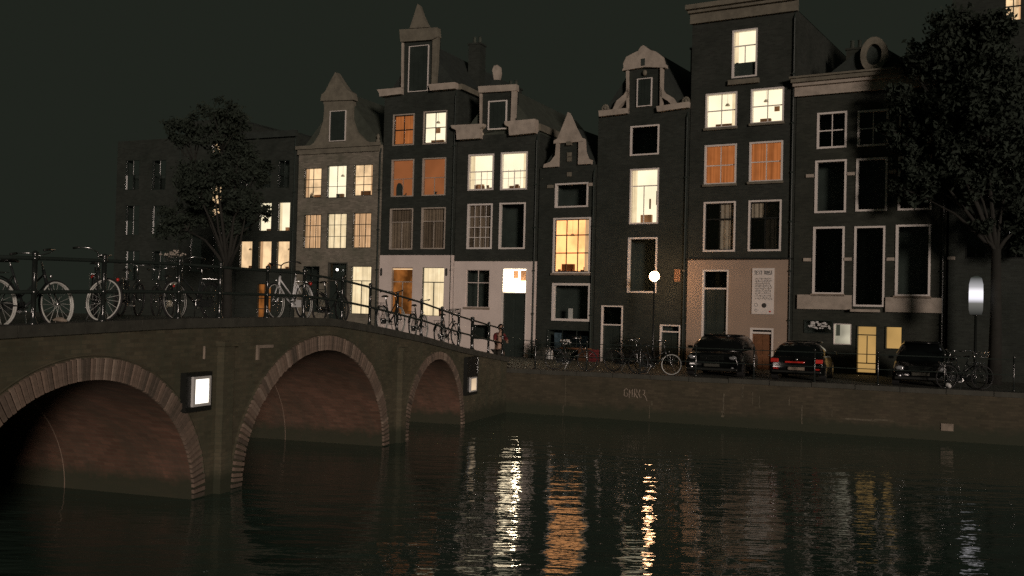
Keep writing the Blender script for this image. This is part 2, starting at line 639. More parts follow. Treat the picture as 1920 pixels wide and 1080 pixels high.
# ring bricks
vb = MB()
vm = {}
for c0, a0, h0, t0 in ARCH:
    me = MB().box(-.031, .031, -.045, .10, 0, t0).mesh('ring_brick', M['ring'])
    pts = [(c0 - a0 * cos(pi * k / 400), h0 * sin(pi * k / 400)) for k in range(401)]
    L = [0]
    for p, q in zip(pts, pts[1:]):
        L.append(L[-1] + math.dist(p, q))
    nb = int(L[-1] / .088)
    k = 0
    for i in range(nb):
        t = (i + .5) / nb * L[-1]
        while L[k + 1] < t:
            k += 1
        x, z = pts[k]
        nx, nz = (x - c0) / a0 ** 2, z / h0 ** 2
        ln = math.hypot(nx, nz)
        ang = math.atan2(nx / ln, nz / ln)
        o = bpy.data.objects.new('ring_brick', me)
        C.link(o); o.parent = br
        o.location = (x, random.uniform(-.012, .006), z)
        o.rotation_euler = (0, ang, 0)
        o.scale = (random.uniform(.93, 1.03), 1, random.uniform(.97, 1.03))
        k = max(0, k - 1)
    # projecting hood course over the ring
    mb = MB()
    pp = [(c0 - (a0 + t0 + .04) * cos(pi * q / 60), (h0 + t0 + .04) * sin(pi * q / 60)) for q in range(2, 59)]
    mb.tube([(x, -.002, z) for x, z in pp], .022, 5)
    mb.build('hood_course', M['bridgew'], br)
# coping of the bridge edge, pilasters between arches
for i in range(22):
    s0 = S0 + 1.25 * i
    s1 = min(s0 + 1.235, S1)
    if s1 <= s0: break
    v = []
    for yy in (-.07, .42):
        for s_, dz in ((s0, -.12), (s1, -.12), (s1, .04), (s0, .04)):
            v.append((s_, yy + random.uniform(-.008, .008), deck_z(s_) + dz))
    MB().add(v, [(0, 1, 2, 3), (7, 6, 5, 4), (3, 2, 6, 7), (0, 4, 5, 1), (0, 3, 7, 4), (1, 5, 6, 2)]).build('coping_stone', M['stone'], br)
for s0, s1 in ((-.62, -.30), (7.05, 7.35)):
    mb = MB().box(s0, s1, -.14, -.001, -2, deck_z(s0) - .45)
    mb.box(s0 - .05, s1 + .05, -.18, -.001, deck_z(s0) - .45, deck_z(s0) - .36)
    mb.build('pilaster', M['bridgew'], br)
mb = MB()
u, z = BR.uz(480, 647); u2, z2 = BR.uz(508, 668)
mb.box(u, u2, -.05, -.001, z - .06, z)
mb.box(u, u + .05, -.05, -.001, z2 - .05, z - .061)
mb.build('wall_bracket', M['stonel'], br)
u, z = BR.uz(378, 662)
MB().tube([(u, -.05, z - .1), (u, -.05, z + .12)], .022, 6).build('mooring_hook', M['stonel'], br)
u, z = BR.uz(185, 827, -2.2)
MB().sphere((u, 2.2, z), .02, 6, 4).build('survey_marker', M['whited'], br)
# deck
mb = MB()
dd = [S0 + i * .75 for i in range(40)]
for s0, s1 in zip(dd, dd[1:]):
    mb.add([(s0, .42, deck_z(s0) - .02), (s1, .42, deck_z(s1) - .02), (s1, BW + 3, deck_z(s1) - .02), (s0, BW + 3, deck_z(s0) - .02)], [(0, 1, 2, 3)])
mb.build('deck', M['cobble'], br)

# railing of the bridge
ra = empty('bridge_railing', BR.o, BRA, 'black iron railing with round posts running down the bridge edge', 'railing')
POST = [-6.2, -4.8, -3.42, -1.6, -.42, 1.15, 2.56, 4.25, 5.66, 7.22, 8.76, 10.22, 11.54, 12.7, 14.2, 15.6]
NPY = .12
prev = None
for i, s in enumerate(POST):
    z = deck_z(s)
    thick = .05 if i == 13 else .034
    top = z + 1.0
    mb = MB()
    mb.lathe((s, NPY, z), [(thick * 2, .02), (thick * 2, .05), (thick * 1.3, .09), (thick, .14), (thick, .44), (thick * 1.5, .455), (thick * 1.5, .495), (thick, .51),
                           (thick, .90), (thick * 1.5, .91), (thick * 1.5, .955), (thick * .9, .965), (thick * 1.3, .985), (thick * 1.3, 1.015), (.01, 1.04)], 14)
    p = mb.build('post', M['iron'], ra, True)
for name, hz in (('top_rail', .935), ('middle_rail', .475)):
    pts = []
    for i, s in enumerate(POST):
        pts.append((s, NPY, deck_z(s) + hz))
    MB().tube(pts, .026, 8).build(name, M['railp'], ra, True)

# railing of the quay
rq = empty('quay_railing', QY.o, QA, 'thin black railing along the quay edge before the houses', 'railing')
qs = [.9 + 1.75 * i for i in range(12)]
for s in qs:
    MB().lathe((s, .22, 1.44), [(.05, .005), (.05, .03), (.024, .06), (.024, .90), (.034, .92), (.03, .96), (.008, .98)], 10).build('post', M['iron'], rq, True)
for hz in (.87, .45):
    MB().tube([(-.35, .22, 1.5 + hz + .1)] + [(s, .22, 1.44 + hz) for s in qs], .013, 6).build('rail', M['railp'], rq)

# light boxes on the bridge
def light_box(px0, py0, px1, py1, label, board, lit='boxlight'):
    u0, z1 = BR.uz(px0, py0, .15); u1, z0 = BR.uz(px1, py1, .15)
    uc, zc = (u0 + u1) / 2, (z0 + z1) / 2
    t = empty('navigation_light_box', BR.w(uc, .09, zc), BRA, label, 'light box', 'navigation light boxes on the bridge')
    w, h = abs(u1 - u0) / 2, (z1 - z0) / 2
    bx0, bz1 = BR.uz(board[0], board[1], .12); bx1, bz0 = BR.uz(board[2], board[3], .12)
    MB().box(bx0 - uc, bx1 - uc, -.03, .085, bz0 - zc, bz1 - zc).build('backing_board', M['black'], t)
    f = MB()
    e = .17 * h
    f.box(-w, w, -.08, -.031, h - e, h).box(-w, w, -.08, -.031, -h, -h + e)
    f.box(-w, -w + e * 1.3, -.08, -.031, -h + e, h - e).box(w - e * 1.3, w, -.08, -.031, -h + e, h - e)
    f.build('frame', M['whited'], t)
    MB().box(-w + e * 1.5, w - e * 1.5, -.07, -.06, -h + e * 1.2, h - e * 1.2).build('diffuser', M[lit], t)
    MB().box(-w + e * 1.31, w - e * 1.31, -.055, -.035, -h + e * 1.01, h - e * 1.01).build('reflector', M['whited'], t)
    return t


light_box(362, 707, 393, 759, 'square white light box on a black board beside the near left arch', (350, 700, 396, 768))
light_box(882, 708, 893, 733, 'small dim light box on the bridge wall past the right arch', (877, 670, 895, 738), 'boxdim')
u, z = BR.uz(883, 672); u2, z2 = BR.uz(884, 700)
mb = MB()
for i in range(12):
    zz = z + (z2 - z) * i / 11
    mb.ring((u + .02 * (i % 2), -.22, zz), .022, .008, 'y' if i % 2 else 'x', 8, 4)
ch = mb.build('chain', M['chrome'], None)
ch.location = BR.o; ch.rotation_euler = (0, 0, BRA)
tag(ch, 'short shiny chain hanging above the small light box', 'chain')

# ------------------------------------------------------------------ houses
WCOUNT = [0]


class House:
    def __init__(s, plane, pxl, pxr, ytop, label, mat, name='canal_house', ymid=450, zbase=STREET):
        s.pl = plane
        s.u0 = plane.uz(pxl, ymid)[0]
        s.w = plane.uz(pxr, ymid)[0] - s.u0
        s.o = plane.w(s.u0, 0, 0)
        s.e = empty(name, plane.w(s.u0, 0, zbase), plane.ang, label, 'house', 'canal houses along the quay')
        s.zb = zbase
        s.mat = mat
        s.h = s.q((pxl + pxr) / 2, ytop)[1]
        s.holes = []

    def q(s, px, py):
        u, z = s.pl.uz(px, py)
        return u - s.u0, z - s.zb

    def rect(s, x0, y0, x1, y1):
        xm, ym = (x0 + x1) / 2, (y0 + y1) / 2
        return s.q(x0, ym)[0], s.q(x1, ym)[0], s.q(xm, y1)[1], s.q(xm, y0)[1]

    def pts(s, L):
        return [s.q(*p) for p in L]

    def poly(s, name, L, y0, y1, mat):
        return MB().prism(s.pts(L), y0, y1).build(name, mat, s.e)

    def band(s, name, x0, y0, x1, y1, out, mat, label=None):
        a, b, c, d = s.rect(x0, y0, x1, y1)
        return MB().box(a, b, -out, -.001, c, d).build(name, mat, s.e)

    def window(s, r, kind, frame='white', cols=(), rows=(), bars=None, fw=.06, name='window', bar='same', sill=False, depth=.14, extra=None, proud=.035, bt=.02, label=None):
        """r in photo pixels; rows: heights (0 bottom .. 1 top) of horizontal bars; cols: list of (fraction, from, to)"""
        a, b, c, d = s.rect(*r)
        s.holes.append((a + .015, b - .015, c + .015, d - .015))
        cx = (a + b) / 2
        FM = M[frame]
        root = MB()
        root.box(a, b, -proud, depth, d - fw, d).box(a, b, -proud, depth, c, c + fw)
        root.box(a, a + fw, -proud, depth, c + fw, d - fw).box(b - fw, b, -proud, depth, c + fw, d - fw)
        w = root.build(name, FM, s.e)
        if label: w['label'] = label
        ia, ib, ic, id_ = a + fw, b - fw, c + fw, d - fw
        W, Hh = ib - ia, id_ - ic
        BM = FM if bar == 'same' else M[bar]
        if bar != 'same':          # a dark sash inside the frame
            k = .035
            g = MB().box(ia, ib, .03, .09, id_ - k, id_).box(ia, ib, .03, .09, ic, ic + k)
            g.box(ia, ia + k, .03, .09, ic + k, id_ - k).box(ib - k, ib, .03, .09, ic + k, id_ - k)
            g.build('sash', BM, w)
        else:
            g = MB()
        g = MB()
        zs = sorted(rows)
        for z in zs:
            zz = ic + Hh * z
            g.box(ia, ib, .04, .085, zz - bt, zz + bt)
        for fx, f0, f1 in cols:
            xx = ia + W * fx
            g.box(xx - bt * .8, xx + bt * .8, .045, .08, ic + Hh * f0, ic + Hh * f1)
        if g.v:
            g.build('glazing_bar', BM, w)
        # panes
        levels = [0] + zs + [1]
        for z0, z1 in zip(levels, levels[1:]):
            xs = [0] + sorted(fx for fx, f0, f1 in cols if f0 <= (z0 + z1) / 2 <= f1) + [1]
            for x0, x1 in zip(xs, xs[1:]):
                ta, tb = random.uniform(-.006, .006), random.uniform(-.006, .006)
                X0, X1, Z0, Z1 = ia + W * x0 + .006, ia + W * x1 - .006, ic + Hh * z0 + .006, ic + Hh * z1 - .006
                MB().add([(X0, .062 + ta, Z0), (X1, .062 - ta, Z0), (X1, .062 - ta + tb, Z1), (X0, .062 + ta + tb, Z1)], [(0, 1, 2, 3)]).build('pane', M['glass'], w)
        # what is behind the glass
        if kind in ('bright', 'warm', 'warmfour', 'transom', 'hallw', 'dimroom', 'orangeroom', 'void', 'amber', 'oblind'):
            dep = .2 if kind in ('amber', 'oblind') else .75
            m_ = M[kind]
            q = MB()
            k = .1
            q.add([(ia - k, dep, ic - k), (ib + k, dep, ic - k), (ib + k, dep, id_ + k), (ia - k, dep, id_ + k)], [(0, 1, 2, 3)])
            if dep > .3:
                q.add([(ia - k, dep, ic - k), (ia - k, .15, ic - k), (ia - k, .15, id_ + k), (ia - k, dep, id_ + k)], [(0, 1, 2, 3)])
                q.add([(ib + k, dep, ic - k), (ib + k, .15, ic - k), (ib + k, .15, id_ + k), (ib + k, dep, id_ + k)], [(0, 1, 2, 3)])
                q.add([(ia - k, dep, id_ + k), (ib + k, dep, id_ + k), (ib + k, .15, id_ + k), (ia - k, .15, id_ + k)], [(0, 1, 2, 3)])
                q.add([(ia - k, dep, ic - k), (ib + k, dep, ic - k), (ib + k, .15, ic - k), (ia - k, .15, ic - k)], [(0, 1, 2, 3)])
            q.build('blind' if dep < .3 else 'room', m_, w)
            if kind in ('bright', 'warm', 'warmfour', 'transom') and W > .25:
                rr = random.random()
                g = MB()
                if kind == 'transom':
                    g.box(ia + W * .12, ib - W * .02, .3, .34, ic + Hh * .58, id_ - .06)
                    g.build('picture', M['plaque'], w)
                    g = MB()
                    g.lathe(((ia + ib) / 2 - .05, .24, ic + Hh * .34), [(.12, 0), (.10, .1), (.02, .16)], 10)
                    g.build('lamp_shade', M['hallglobe'], w, True)
                else:
                    px_ = ia + W * random.uniform(.1, .6)
                    pz_ = ic + Hh * random.uniform(.4, .55)
                    if rr < .42:
                        g.box(px_, px_ + W * random.uniform(.12, .3), .70, .74, pz_, pz_ + Hh * random.uniform(.1, .25))
                        g.build('picture', M['plaque' if rr < .2 else 'white'], w)
                    if rr > .35:
                        sx_ = ia if rr > .7 else ib - W * .16
                        MB().box(sx_, sx_ + W * .16, .14, .18, ic, id_).build('drape', M['brightc' if kind == 'bright' else 'warmc'], w)
                    if rr < .6:
                        lx_ = ia + W * random.uniform(.3, .7)
                        g = MB().lathe((lx_, .45, id_ - Hh * .3), [(.10, 0), (.05, .09), (.01, .1)], 10)
                        g.tube([(lx_, .45, id_ - Hh * .3 + .1), (lx_, .45, id_ + .05)], .006, 4)
                        g.build('pendant_lamp', M['trimw'], w, True)
                    g = MB().box(ia + W * random.uniform(0, .2), ia + W * random.uniform(.3, .8), .55, .69, ic - .05, ic + Hh * random.uniform(.08, .2))
                    g.build('sideboard', M['crate' if rr < .7 else 'plaque'], w)
        else:
            m_ = M[kind]
            q = MB()
            nn = max(12, int((ib - ia) / .022))
            amp = .02
            v, f = [], []
            ph = random.uniform(0, 6)
            for i in range(nn + 1):
                x = ia - .03 + (ib - ia + .06) * i / nn
                yy = .13 + amp * sin(x * 42 + ph + 1.3 * sin(x * 11)) + .01 * sin(x * 90)
                v += [(x, yy, ic - .05), (x, yy, id_ + .05)]
            f = [(2 * i, 2 * i + 2, 2 * i + 3, 2 * i + 1) for i in range(nn)]
            q.add(v, f)
            q.build('curtain', m_, w, True)
        if sill:
            MB().box(a - .04, b + .04, -.10, -proud - .002, c - .07, c + .02).build('sill', M[sill], w)
        if extra:
            extra(s, w, ia, ib, ic, id_)
        return w, (a, b, c, d)

    def wall(s, name, u0, u1, z0, z1, mat, y=0):
        xs, zs = {u0, u1}, {z0, z1}
        hs = [h for h in s.holes if h[0] < u1 and h[1] > u0 and h[2] < z1 and h[3] > z0]
        for a, b, c, d in hs:
            xs |= {max(a, u0), min(b, u1)}
            zs |= {max(c, z0), min(d, z1)}
        xs, zs = sorted(xs), sorted(zs)
        mb = MB()
        for x0, x1 in zip(xs, xs[1:]):
            for za, zb in zip(zs, zs[1:]):
                mx, mz = (x0 + x1) / 2, (za + zb) / 2
                if any(a < mx < b and c < mz < d for a, b, c, d in hs):
                    continue
                mb.add([(x0, y, za), (x1, y, za), (x1, y, zb), (x0, y, zb)], [(0, 1, 2, 3)])
        for a, b, c, d in hs:
            a, b, c, d = max(a, u0), min(b, u1), max(c, z0), min(d, z1)
            for p, q in (((a, c), (b, c)), ((b, c), (b, d)), ((b, d), (a, d)), ((a, d), (a, c))):
                mb.add([(p[0], y, p[1]), (q[0], y, q[1]), (q[0], .15, q[1]), (p[0], .15, p[1])], [(0, 1, 2, 3)])
        return mb.build(name, mat, s.e)

    def body(s, top, ridge, deep=9, roofmat='slate', inset=.012, front=.16):
        a, b = inset, s.w - inset
        mb = MB()
        mb.add([(a, 0, -.3), (a, deep, -.3), (a, deep, top), (a, 0, top)], [(0, 1, 2, 3)])
        mb.add([(b, 0, -.3), (b, deep, -.3), (b, deep, top), (b, 0, top)], [(0, 1, 2, 3)])
        mb.add([(a, deep, -.3), (b, deep, -.3), (b, deep, top), (a, deep, top)], [(0, 1, 2, 3)])
        mb.build('side_wall', s.mat, s.e)
        m = (a + b) / 2
        cx_ = s.w * random.choice((.25, .75))
        ch_ = MB().box(cx_ - .3, cx_ + .3, 3.2, 3.8, top - .3, max(top, ridge) + .5)
        ch_.box(cx_ - .34, cx_ + .34, 3.16, 3.84, max(top, ridge) + .501, max(top, ridge) + .58)
        ch_.build('chimney', s.mat, s.e)
        for q_ in (-.14, .14):
            MB().lathe((cx_ + q_, 3.5, max(top, ridge) + .581), [(.09, 0), (.07, .3), (.09, .34)], 10).build('chimney_pot', M['tile'], s.e)
        dp_ = MB().tube([(s.w - .09, -.06, .02), (s.w - .09, -.06, top - .3), (s.w - .09, .02, top - .1)], .035, 8)
        for q_ in range(1, int(top / 1.8)):
            dp_.box(s.w - .14, s.w - .04, -.10, -.001, q_ * 1.8, q_ * 1.8 + .05)
        dp_.build('downpipe', M['dark'], s.e)
        if ridge > top:
            MB().add([(a - .02, front, top - .02), (m, front, ridge), (b + .02, front, top - .02),
                      (a - .02, deep, top - .02), (m, deep, ridge), (b + .02, deep, top - .02)],
                     [(0, 1, 4, 3), (1, 2, 5, 4), (0, 2, 1), (3, 4, 5), (0, 3, 5, 2)]).build('roof', M[roofmat], s.e)
        else:
            MB().box(a, b, front, deep, top - .1, top - .002).build('roof', M[roofmat], s.e)


T = (.5, 0, 1)


def plant_in(s, w, ia, ib, ic, id_):
    mb = MB()
    for k in range(int(3 + (ib - ia) * 4)):
        x = random.uniform(ia + .06, ib - .06)
        h = random.uniform(.1, .3)
        mb.lathe((x, .16, ic), [(.035, 0), (.045, .07)], 7)
        for j in range(5):
            mb.tube([(x, .16, ic + .07), (x + random.uniform(-.07, .07), .16 + random.uniform(-.03, .03), ic + .07 + h * random.uniform(.4, .9))], [.012, .004], 4)
    mb.build('window_plant', M['void'], w)


def pot_in(s, w, ia, ib, ic, id_):
    x = (ia + ib) / 2
    MB().lathe((x, .16, ic), [(.04, 0), (.09, .03), (.03, .06), (.1, .14)], 8).build('bowl', M['void'], w)


def chair_in(s, w, ia, ib, ic, id_):
    mb = MB()
    x = ia + .28
    prof = [(-.16, 0), (-.17, .35), (-.13, .52), (-.05, .6), (.06, .58), (.13, .48), (.17, .3), (.16, 0)]
    mb.prism([(x + a, ic + b) for a, b in prof], .16, .24)
    mb.tube([(x + .17, .2, ic + .02), (x + .32, .2, ic + .05), (x + .34, .2, ic + .14)], .03, 6)
    mb.build('chair_back', M['void'], w)


def books_in(s, w, ia, ib, ic, id_):
    mb = MB()
    x = ia + .1
    while x < ib - .1:
        ww = random.uniform(.06, .16)
        if random.random() < .6:
            mb.box(x, x + ww, .15, .25, ic, ic + random.uniform(.05, .22))
        x += ww + .03
    mb.build('windowsill_clutter', M['wood'], w)


def fine_bars(nc, rows_):
    def f(s, w, ia, ib, ic, id_):
        g = MB()
        for i in range(1, nc):
            x = ia + (ib - ia) * i / nc
            g.box(x - .008, x + .008, .048, .056, ic, ic + (id_ - ic) * .55)
        for z in rows_:
            zz = ic + (id_ - ic) * z
            g.box(ia, ib, .047, .055, zz - .008, zz + .008)
        g.build('fine_glazing_bar', M['white'], w)
        books_in(s, w, ia, ib, ic, id_)
    return f


def hatch(h, r, fw=.06, frame='white'):
    a, b, c, d = h.rect(*r)
    g = MB().box(a, b, -.07, -.001, d - fw, d).box(a, b, -.07, -.001, c, c + fw).box(a, a + fw, -.07, -.001, c + fw, d - fw).box(b - fw, b, -.07, -.001, c + fw, d - fw)
    o = g.build('hoist_hatch', M[frame], h.e)
    m_ = (a + b) / 2
    n_ = 4
    for i in range(n_):
        x0 = a + fw + (b - a - 2 * fw) * i / n_
        x1 = a + fw + (b - a - 2 * fw) * (i + 1) / n_
        MB().box(x0 + .004, x1 - .004, -.03, -.001, c + fw, d - fw).build('board', M['dark'], o)


def door(h, r, ytr, frame='white', fw=.06, leafmat='dark', transom='void', label=None, top=None):
    """a door with a window over it"""
    a, b, c, d = h.rect(*r)
    zt = h.q((r[0] + r[2]) / 2, ytr)[1]
    h.holes.append((a + .01, b - .01, c, d - .01))
    g = MB().box(a, b, -.04, .14, d - fw, d)
    g.box(a, a + fw, -.04, .14, c, d - fw).box(b - fw, b, -.04, .14, c, d - fw)
    g.box(a + fw, b - fw, -.02, .12, zt - fw / 2, zt + fw / 2)
    o = g.build('door_frame', M[frame], h.e)
    lf = MB().box(a + fw, b - fw, .07, .12, c, zt - fw / 2)
    W = b - a - 2 * fw
    for z0, z1 in ((.08, .42), (.48, .92)):
        for x0, x1 in ((.12, .46), (.54, .88)):
            HH = zt - c
            lf.box(a + fw + W * x0, a + fw + W * x1, .055, .0698, c + HH * z0, c + HH * z1)
    dl = lf.build('door_leaf', M[leafmat], o)
    MB().sphere((b - fw - .09, .04, c + (zt - c) * .45), .028, 8, 6).build('door_knob', M['chrome'], o)
    MB().add([(a + fw, .08, zt + fw / 2), (b - fw, .08, zt + fw / 2), (b - fw, .08, d - fw), (a + fw, .08, d - fw)], [(0, 1, 2, 3)]).build('pane', M['glass'], o)
    if transom == 'transom':
        q = MB()
        for x in (a, b):
            q.add([(x, .15, zt), (x, 1, zt), (x, 1, d + .1), (x, .15, d + .1)], [(0, 1, 2, 3)])
        q.add([(a, 1, zt - .2), (b, 1, zt - .2), (b, 1, d + .1), (a, 1, d + .1)], [(0, 1, 2, 3)])
        q.add([(a, .15, d + .1), (a, 1, d + .1), (b, 1, d + .1), (b, .15, d + .1)], [(0, 1, 2, 3)])
        q.build('hall', M['transom'], o)
        MB().box(a + W * .5, b - .02, .7, .75, zt + (d - zt) * .5, d - .08).build('picture', M['crate'], o)
        MB().box(a + W * .22, a + W * .42, .6, .65, zt + (d - zt) * .6, d - .1).build('picture', M['plaque'], o)
        MB().sphere(((a + b) / 2 + .1, .4, zt + (d - zt) * .3), .15, 12, 8).build('hall_lamp', M['hallglobe'], o, True)
    else:
        MB().box(a, b, .35, .4, zt - .1, d + .1).build('hall', M[transom], o)
    if label: o['label'] = label
    return o


def trim(h, name, L, y0=-.12, y1=.1, mat='trimw'):
    return h.poly(name, L, y0, y1, M[mat])


# ---- house 7, big dark front on the right -----------------------------------------------------
h = House(facR, 1490, 1775, 168, 'wide dark brick house with pale stone bands, right of the taupe ground floor', M['brickC'], ymid=400)
h.window((1532, 210, 1588, 278), 'void', cols=[T], rows=(.5,), fw=.068)
h.window((1608, 206, 1666, 274), 'void', cols=[T], rows=(.5,), fw=.068)
h.window((1686, 202, 1748, 270), 'void', cols=[T], rows=(.5,), fw=.068)
h.window((1528, 300, 1587, 399), 'void', fw=.068)
h.window((1605, 296, 1664, 396), 'void', fw=.068)
h.window((1684, 292, 1748, 394), 'void', fw=.068)
h.window((1524, 425, 1583, 552), 'void', fw=.07, rows=(), sill='stonel')
h.window((1601, 424, 1659, 575), 'void', fw=.065)
h.window((1679, 421, 1745, 556), 'void', fw=.07, sill='stonel')
h.window((1563, 607, 1596, 646), 'hallw', 'white', fw=.03, rows=())
h.window((1606, 611, 1644, 700), 'amber', 'dark', fw=.03, cols=[(.5, .2, .8)], rows=(.2, .82), bt=.018, label='amber lit basement door glazing')
h.window((1660, 612, 1692, 655), 'amber', 'dark', fw=.03)
h.window((1508, 600, 1562, 625), 'void', 'dark', fw=.03)
a, b, c, d = h.rect(1513, 603, 1560, 620)
mb = MB()
for i in range(44):
    mb.sphere((random.uniform(a + .05, b - .05), .03, c + random.uniform(.2, .95) * (d - c)), random.uniform(.012, .05), 7, 5, sq=(1.3, .15, .8))
mb.build('white_window_lettering', M['whited'], h.e)
for x, y in ((1519, 330), (1596, 326), (1514, 487), (1590, 486), (1670, 486), (1784, 484), (1674, 322)):
    h.band('hinge_block', x - 7, y - 3, x + 7, y + 3, .06, M['trimw'])
h.band('stone_band', 1496, 553, 1597, 580, .10, M['trimw'])
h.band('stone_band', 1661, 558, 1767, 586, .10, M['trimw'])
h.band('door_step', 1597, 580, 1650, 585, .25, M['trimw'])
h.wall('wall', 0, h.w, -.3, h.h, h.mat)
h.body(h.h - .05, h.h + 1.8)
# cornice in steps, each moulding a part
W_ = h.w
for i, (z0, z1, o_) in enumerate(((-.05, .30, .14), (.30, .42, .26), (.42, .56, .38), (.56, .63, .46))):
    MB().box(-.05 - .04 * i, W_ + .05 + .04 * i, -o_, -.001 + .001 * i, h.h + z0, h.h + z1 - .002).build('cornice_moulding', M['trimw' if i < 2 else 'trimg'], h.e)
# round dormer
cx, cz = h.q(1639, 103)
rx = (h.q(1664, 103)[0] - h.q(1614, 103)[0]) / 2
rz = (h.q(1639, 72)[1] - h.q(1639, 138)[1]) / 2
mb = MB()
n_ = 28
for i in range(n_):
    a0, a1 = 2 * pi * i / n_, 2 * pi * (i + 1) / n_
    v = []
    for yy in (-.1, .25):
        for aa, k in ((a0, 1), (a1, 1), (a1, .6), (a0, .6)):
            v.append((cx + rx * k * cos(aa), yy, cz + rz * k * sin(aa)))
    mb.add(v, [(0, 1, 2, 3), (7, 6, 5, 4), (0, 4, 5, 1), (2, 6, 7, 3)])
mb.build('oval_dormer', M['trimg'], h.e)
MB().prism([(cx + rx * .6 * cos(2 * pi * i / 20), cz + rz * .6 * sin(2 * pi * i / 20)) for i in range(20)], .05, .1).build('dormer_pane', M['void'], h.e)
MB().box(cx - rx * .75, cx + rx * .75, -.08, .3, h.h + .631, cz - rz * .85).build('dormer_base', M['trimg'], h.e)

# ---- house 6 -----------------------------------------------------------------------------------
h = House(facR, 1290, 1488, 30, 'tall dark house with taupe ground floor and orange curtained windows', M['brickA'], ymid=450)
def blind_low(s, w, ia, ib, ic, id_):
    MB().box(ia, ib, .10, .13, ic, ic + (id_ - ic) * .31).build('lower_blind', M['void'], w)
    mb = MB()
    for k in range(6):
        mb.sphere((ia + .07 + k * .012, .12, ic + (id_ - ic) * .31), .03, 6, 4)
    mb.build('window_plant', M['void'], w)
h.window((1373, 55, 1420, 145), 'bright', cols=[(.5, .3, .68)], rows=(.68,), fw=.06, extra=blind_low)
h.band('stone_sill', 1367, 149, 1424, 158, .14, M['trimg'])
h.window((1323, 174, 1382, 240), 'bright', cols=[T], rows=(.5,), fw=.06, sill='trimg')
h.window((1408, 165, 1470, 231), 'bright', cols=[T], rows=(.5,), fw=.06, sill='trimg')
h.window((1321, 271, 1381, 346), 'orange', cols=[T], rows=(.48,), fw=.065, sill='trimg')
h.window((1405, 265, 1468, 341), 'orange', cols=[T], rows=(.5,), fw=.065, sill='trimg')
h.window((1319, 378, 1379, 472), 'curtb', cols=[T], rows=(.66,), fw=.065, bar='black', bt=.028)
h.window((1403, 375, 1465, 471), 'curtb', cols=[T], rows=(.66,), fw=.065, bar='black', bt=.028)
door(h, (1316, 506, 1365, 690), 541, fw=.06)
door(h, (1406, 615, 1450, 700), 624, fw=.07, leafmat='wood', label='brown basement door in a white frame')
zs = h.q(1385, 487)[1]
ur = h.q(1478, 560)[0]
h.wall('wall', 0, h.w, zs, h.h, h.mat)
MB().box(.018, .0299, -.03, .1, -.3, zs - .002).build('corner_edge', M['taupe'], h.e)
h.wall('rendered_ground_floor', .03, ur, -.3, zs - .002, M['taupe'], -.03)
MB().box(ur + .002, h.w, -.02, .1, -.3, zs - .004).build('corner_pier', h.mat, h.e)
MB().box(0, h.w, -.09, -.001, zs + .001, zs + .06).build('string_course', M['black'], h.e)
h.body(h.h - .05, h.h + .1)
for i, (z0, z1, o_) in enumerate(((-.10, .28, .14), (.28, .40, .28), (.40, .58, .42))):
    MB().box(-.05 - .05 * i, h.w + .03, -o_, -.001 + .001 * i, h.h + z0, h.h + z1 - .002).build('cornice_moulding', M['trimg'], h.e)
# banner
a, b, c, d = h.rect(1411, 503, 1452, 589)
bn = MB().box(a, b, -.075, -.035, c, d).build('notice_board', M['white'], h.e)
bn['label'] = 'tall white notice board with small dark lettering'
g = MB()
W, HH = b - a, d - c
fnt = {'T': [[(0, 1), (1, 1)], [(.5, 1), (.5, 0)]], 'E': [[(1, 1), (0, 1), (0, 0), (1, 0)], [(0, .5), (.8, .5)]], 'R': [[(0, 0), (0, 1), (1, .9), (.9, .5), (0, .5), (1, 0)]],
       'W': [[(0, 1), (.2, 0), (.5, .7), (.8, 0), (1, 1)]], 'I': [[(.5, 0), (.5, 1)]], 'N': [[(0, 0), (0, 1), (1, 0), (1, 1)]], 'O': [[(0, 0), (0, 1), (1, 1), (1, 0), (0, 0)]],
       'S': [[(1, 1), (0, 1), (0, .5), (1, .5), (1, 0), (0, 0)]], 'U': [[(0, 1), (0, 0), (1, 0), (1, 1)]]}
def letter(ch, x, z, w, hh, y=-.077, t=.011):
    for st in fnt[ch]:
        g.tube([(x + w * p[0], y, z + hh * p[1]) for p in st], t, 4)
x = a + W * .1
for ch in 'TEXT':
    if ch == 'X':
        g.tube([(x, -.077, d - HH * .14), (x + W * .07, -.077, d - HH * .06)], .006, 4)
        g.tube([(x + W * .07, -.077, d - HH * .14), (x, -.077, d - HH * .06)], .006, 4)
    else:
        letter(ch, x, d - HH * .14, W * .07, HH * .08)
    x += W * .095
x = a + W * .54
for ch in 'TRUST':
    letter(ch, x, d - HH * .14, W * .055, HH * .08)
    x += W * .08
for i in range(13):                      # lines of small print
    z = d - HH * (.22 + .037 * i)
    x = a + W * .14
    while x < b - W * .16:
        ww = W * random.uniform(.03, .11)
        g.tube([(x, -.076, z), (x + ww, -.076, z)], .008, 4)
        if random.random() < .5:
            g.tube([(x + ww, -.076, z), (x + ww, -.076, z - HH * .025)], .008, 4)
        x += ww + W * .035
g.ring((a + W * .2, -.077, c + HH * .2), .06, .006, 'y', 14, 4)
g.ring((a + W * .2, -.077, c + HH * .08), .045, .006, 'y', 14, 4)
tag(g.build('printed_lettering', M['ink'], bn), kind='stuff')
MB().lathe((0, 0, 0), [(.07, 0), (.09, .012), (.06, .02)], 9).build('dark_emblem', M['ink'], bn, loc=(a + W * .58, -.078, c + HH * .19)).rotation_euler = (pi / 2, 0, 0)
MB().lathe((0, 0, 0), [(.035, 0), (.03, .012)], 7).build('red_emblem', M['red'], bn, loc=(a + W * .84, -.076, c + HH * .06)).rotation_euler = (pi / 2, 0, 0)

